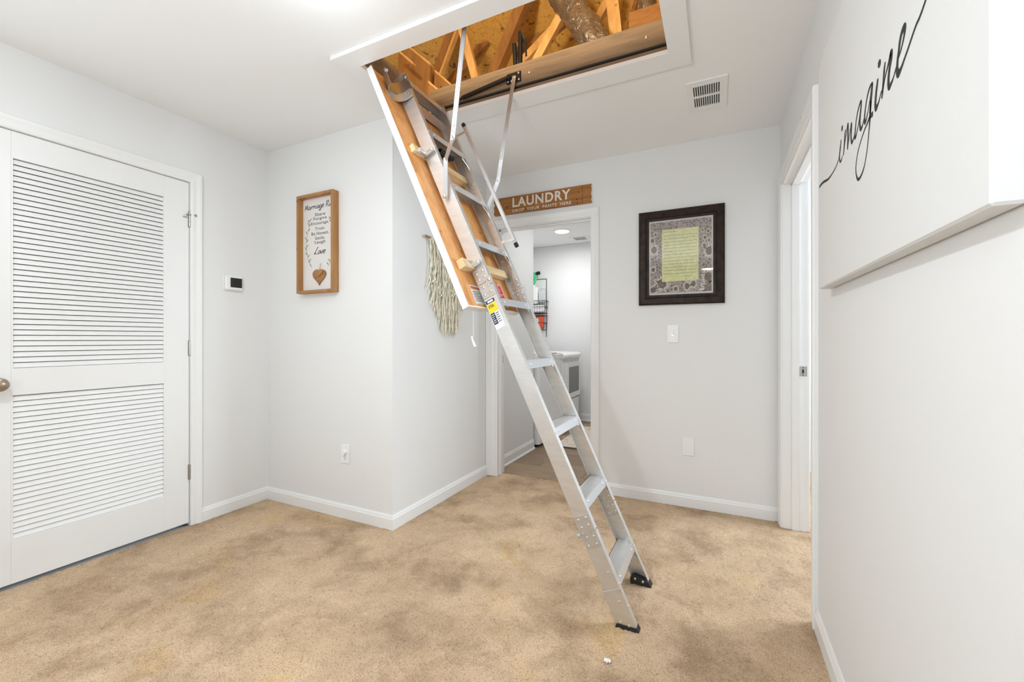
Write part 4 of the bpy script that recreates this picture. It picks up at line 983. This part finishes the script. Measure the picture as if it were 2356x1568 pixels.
# small nail in the right wall, lint on the carpet
b = MB(); b.tube([(XR+.002, 2.33, 2.137), (XR-.006, 2.33, 2.137)], .003, 8); tag(b.build('nail', 'black'), 'tiny dark nail in the wall above the right doorway', 'nail')
b = MB()
for i in range(7): 
    a = random.random()*6; b.tube([(-.345+.012*math.cos(a), 1.468+.008*math.sin(a), .005), (-.343, 1.468, .010), (-.345-.012*math.cos(a+1), 1.468-.010*math.sin(a+1), .005)], .003, 5)
tag(b.build('paper_scrap', 'white', None, True), 'small white scrap lying on the carpet in front of the ladder', 'scrap')

# ------------------------------------------------------------------ laundry room contents
def rrect(x0, x1, z0, z1, r, n=5):
    P = []
    for cx, cz, a0 in ((x1-r, z1-r, 0), (x0+r, z1-r, PI/2), (x0+r, z0+r, PI), (x1-r, z0+r, 1.5*PI)):
        for i in range(n+1): a = a0+PI/2*i/n; P.append((cx+r*math.cos(a), cz+r*math.sin(a)))
    return P
wm = thing('washing_machine', 'white top loading washing machine nearest the laundry doorway', 'washer', (-2.0, 4.38, 0))
b = MB(); b.prism(rrect(-2.36, -1.655, 0, .70, .03), lambda x, y, d: (x, y+4.045, d), .03, .90); b.build('cabinet', 'enamel', wm, True)
b = MB(); b.prism(rrect(-2.38, -1.645, 0, .70, .04), lambda x, y, d: (x, y+4.045, d), .90, .945); b.build('top', 'enamel', wm, True)
b = MB(); b.prism(rrect(-2.20, -1.68, 0, .56, .05), lambda x, y, d: (x, y+4.115, d), .945, .965); wl = b.build('lid', 'enamel', wm, True)
b = MB(); b.bbox(-1.70, 4.30, .955, -1.625, 4.50, .972, .004); b.build('lid_handle', 'silver', wl)
b = MB(); b.bbox(-2.40, 4.06, .94, -2.27, 4.73, 1.10, .02); b.build('control_panel', 'enamel', wm)
b = MB(); b.box(-2.33, 4.07, .0, -1.69, 4.72, .03); b.build('foot_gap', 'dark', wm)  # dark block stands in for the shaded gap under the washer
b = MB(); b.bbox(-1.657, 4.56, .80, -1.652, 4.575, .86, .001); b.build('badge', 'silver', wm)
dr = thing('dryer', 'white front loading dryer with dark glass door behind the washer', 'dryer', (-2.0, 5.12, 0))
b = MB(); b.prism(rrect(-2.36, -1.655, 0, .68, .03), lambda x, y, d: (x, y+4.775, d), .03, .885); b.build('cabinet', 'enamel', dr, True)
b = MB()
prof = [(-2.38, .885), (-1.645, .885), (-1.630, .90), (-1.632, .925), (-1.65, .945), (-1.69, .955), (-2.38, .96)]
b.prism(prof, lambda x, z, y: (x, y, z), 4.77, 5.46); b.build('top', 'enamel', dr, True)
b = MB(); b.bbox(-1.658, 4.80, .845, -1.648, 5.43, .872, .002); b.build('control_strip', 'silver', dr)
b = MB(); b.prism(rrect(4.90, 5.43, .395, .835, .03), lambda y, z, d: (-1.655+d, y, z), 0, .020); dd = b.build('door', 'enamel', dr, True)
b = MB(); b.prism(rrect(4.965, 5.365, .455, .775, .012), lambda y, z, d: (-1.655+d, y, z), .018, .022); b.build('door_window', 'glassd', dd)
b = MB(); b.box(-1.6555, 4.78, .372, -1.653, 5.44, .378); b.build('seam', 'dark', dr)
b = MB(); b.box(-2.33, 4.80, 0, -1.69, 5.44, .03); b.build('foot_gap', 'dark', dr)  # same dark block for the shade beneath the dryer
b = MB(); b.bbox(-1.55, 4.18, -.001, -.75, 5.25, .010, .004); rg = b.build('rug', 'rug'); tag(rg, 'cream rug with brown flecks in front of the dryer', 'rug')
b = MB(); b.bbox(-1.565, 4.155, -.002, -.735, 4.18, .011, .003); tag(b.build('rug_edge', 'greyink', rg), '', ''); 
for o in [o for o in COL.objects if o.name.startswith('rug_edge')]: del o['label']; del o['category']
# wire rack with baskets on the far wall
wr = thing('wire_basket_rack', 'black wire rack of baskets hanging above the dryer', 'rack', (-2.32, LY, 1.35))
def basket(z0, z1, x0, x1, yb, parent, dep=.13):
    b = MB(); r = .0028; yf = yb-dep
    def loop(z, g): b.tube([(x0+g, yb, z), (x1-g, yb, z), (x1-g, yf+g, z), (x0+g, yf+g, z), (x0+g, yb, z)], r*1.3, 5)
    loop(z1, 0); loop(z0, .012); loop((z0+z1)/2, .006)
    n = 7
    for i in range(n+1):
        x = x0+(x1-x0)*i/n; xi = x0+.012+(x1-x0-.024)*i/n; b.tube([(x, yf, z1), (xi, yf+.012, z0), (xi, yb, z0)], r*.7, 4)
    for i in range(4):
        y = yf+(yb-yf)*i/3; b.tube([(x1, y, z1), (x1-.012, y, z0), (x0+.012, y, z0), (x0, y, z1)], r*.7, 4)
    return b.build('basket', 'black', parent)
bx0, bx1 = -2.455, -2.17
basket(1.485, 1.66, bx0, bx1, LY-.01, wr); basket(1.25, 1.45, bx0, bx1-.01, LY-.01, wr)
b = MB(); b.tube([(bx0+.02, LY-.006, 1.15), (bx0+.02, LY-.006, 1.98)], .004, 6); b.tube([(bx1-.03, LY-.006, 1.15), (bx1-.03, LY-.006, 1.98)], .004, 6); b.tube([(bx0+.02, LY-.006, 1.98), (bx1-.03, LY-.006, 1.98)], .004, 6); b.build('upright', 'black', wr)
b = MB(); b.bbox(-2.44, LY-.12, 1.50, -2.21, LY-.03, 1.60, .012); tag(b.build('folded_cloth', 'white', None, True), 'white folded cloths in the upper wire basket', 'cloth')
b = MB(); b.bbox(-2.43, LY-.11, 1.62, -2.30, LY-.04, 1.86, .015); b.lathe((-2.365, LY-.075, 1.86), (0, 0, 1), [(0, .02), (.03, .018)], 12); tag(b.build('plastic_bottle', 'white', None, True), 'white plastic jug standing in the upper wire basket', 'bottle')
b = MB(); b.bbox(-2.285, LY-.11, 1.64, -2.19, LY-.04, 1.80, .012); b.tube([(-2.28, LY-.075, 1.80), (-2.24, LY-.075, 1.84), (-2.19, LY-.075, 1.82)], .008, 6); tag(b.build('spray_bottle', mat('pale_grey_plastic', (.62, .63, .64), .35), None, True), 'pale grey spray bottle at the right of the upper basket', 'bottle')
b = MB(); b.bbox(-2.42, LY-.11, 1.27, -2.22, LY-.03, 1.44, .012); rb = tag(b.build('detergent_box', 'red'), 'orange red detergent box in the lower wire basket', 'box')
b = MB(); b.lathe((-2.31, LY-.111, 1.385), (0, -1, 0), [(0, .035), (.001, .034)], 16); b.build('box_emblem', 'stick_w', rb)
b = MB()
b.tube([(-2.42, LY-.08, 2.03), (-2.36, LY-.08, 2.05), (-2.335, LY-.08, 1.98), (-2.36, LY-.08, 1.925), (-2.42, LY-.08, 1.915)], .022, 8)
b.tube([(-2.37, LY-.08, 2.05), (-2.34, LY-.08, 2.06)], .02, 8); hb = tag(b.build('hose_nozzle', 'green', None, True), 'bright green hose sprayer hooked on top of the rack', 'sprayer')
b = MB(); b.lathe((-2.33, LY-.08, 2.05), (1, 0, .2), [(0, .018), (.02, .026), (.05, .026), (.06, .018)], 12); b.build('nozzle_tip', 'rubber', hb, True)
b = MB(); b.lathe((-1.76, 4.06+.04, .9655), (0, 0, 1), [(0, .03), (.07, .03), (.09, .014), (.11, .014)], 14); tag(b.build('small_bottle', 'white', None, True), 'small white bottle standing on the washing machine', 'bottle')
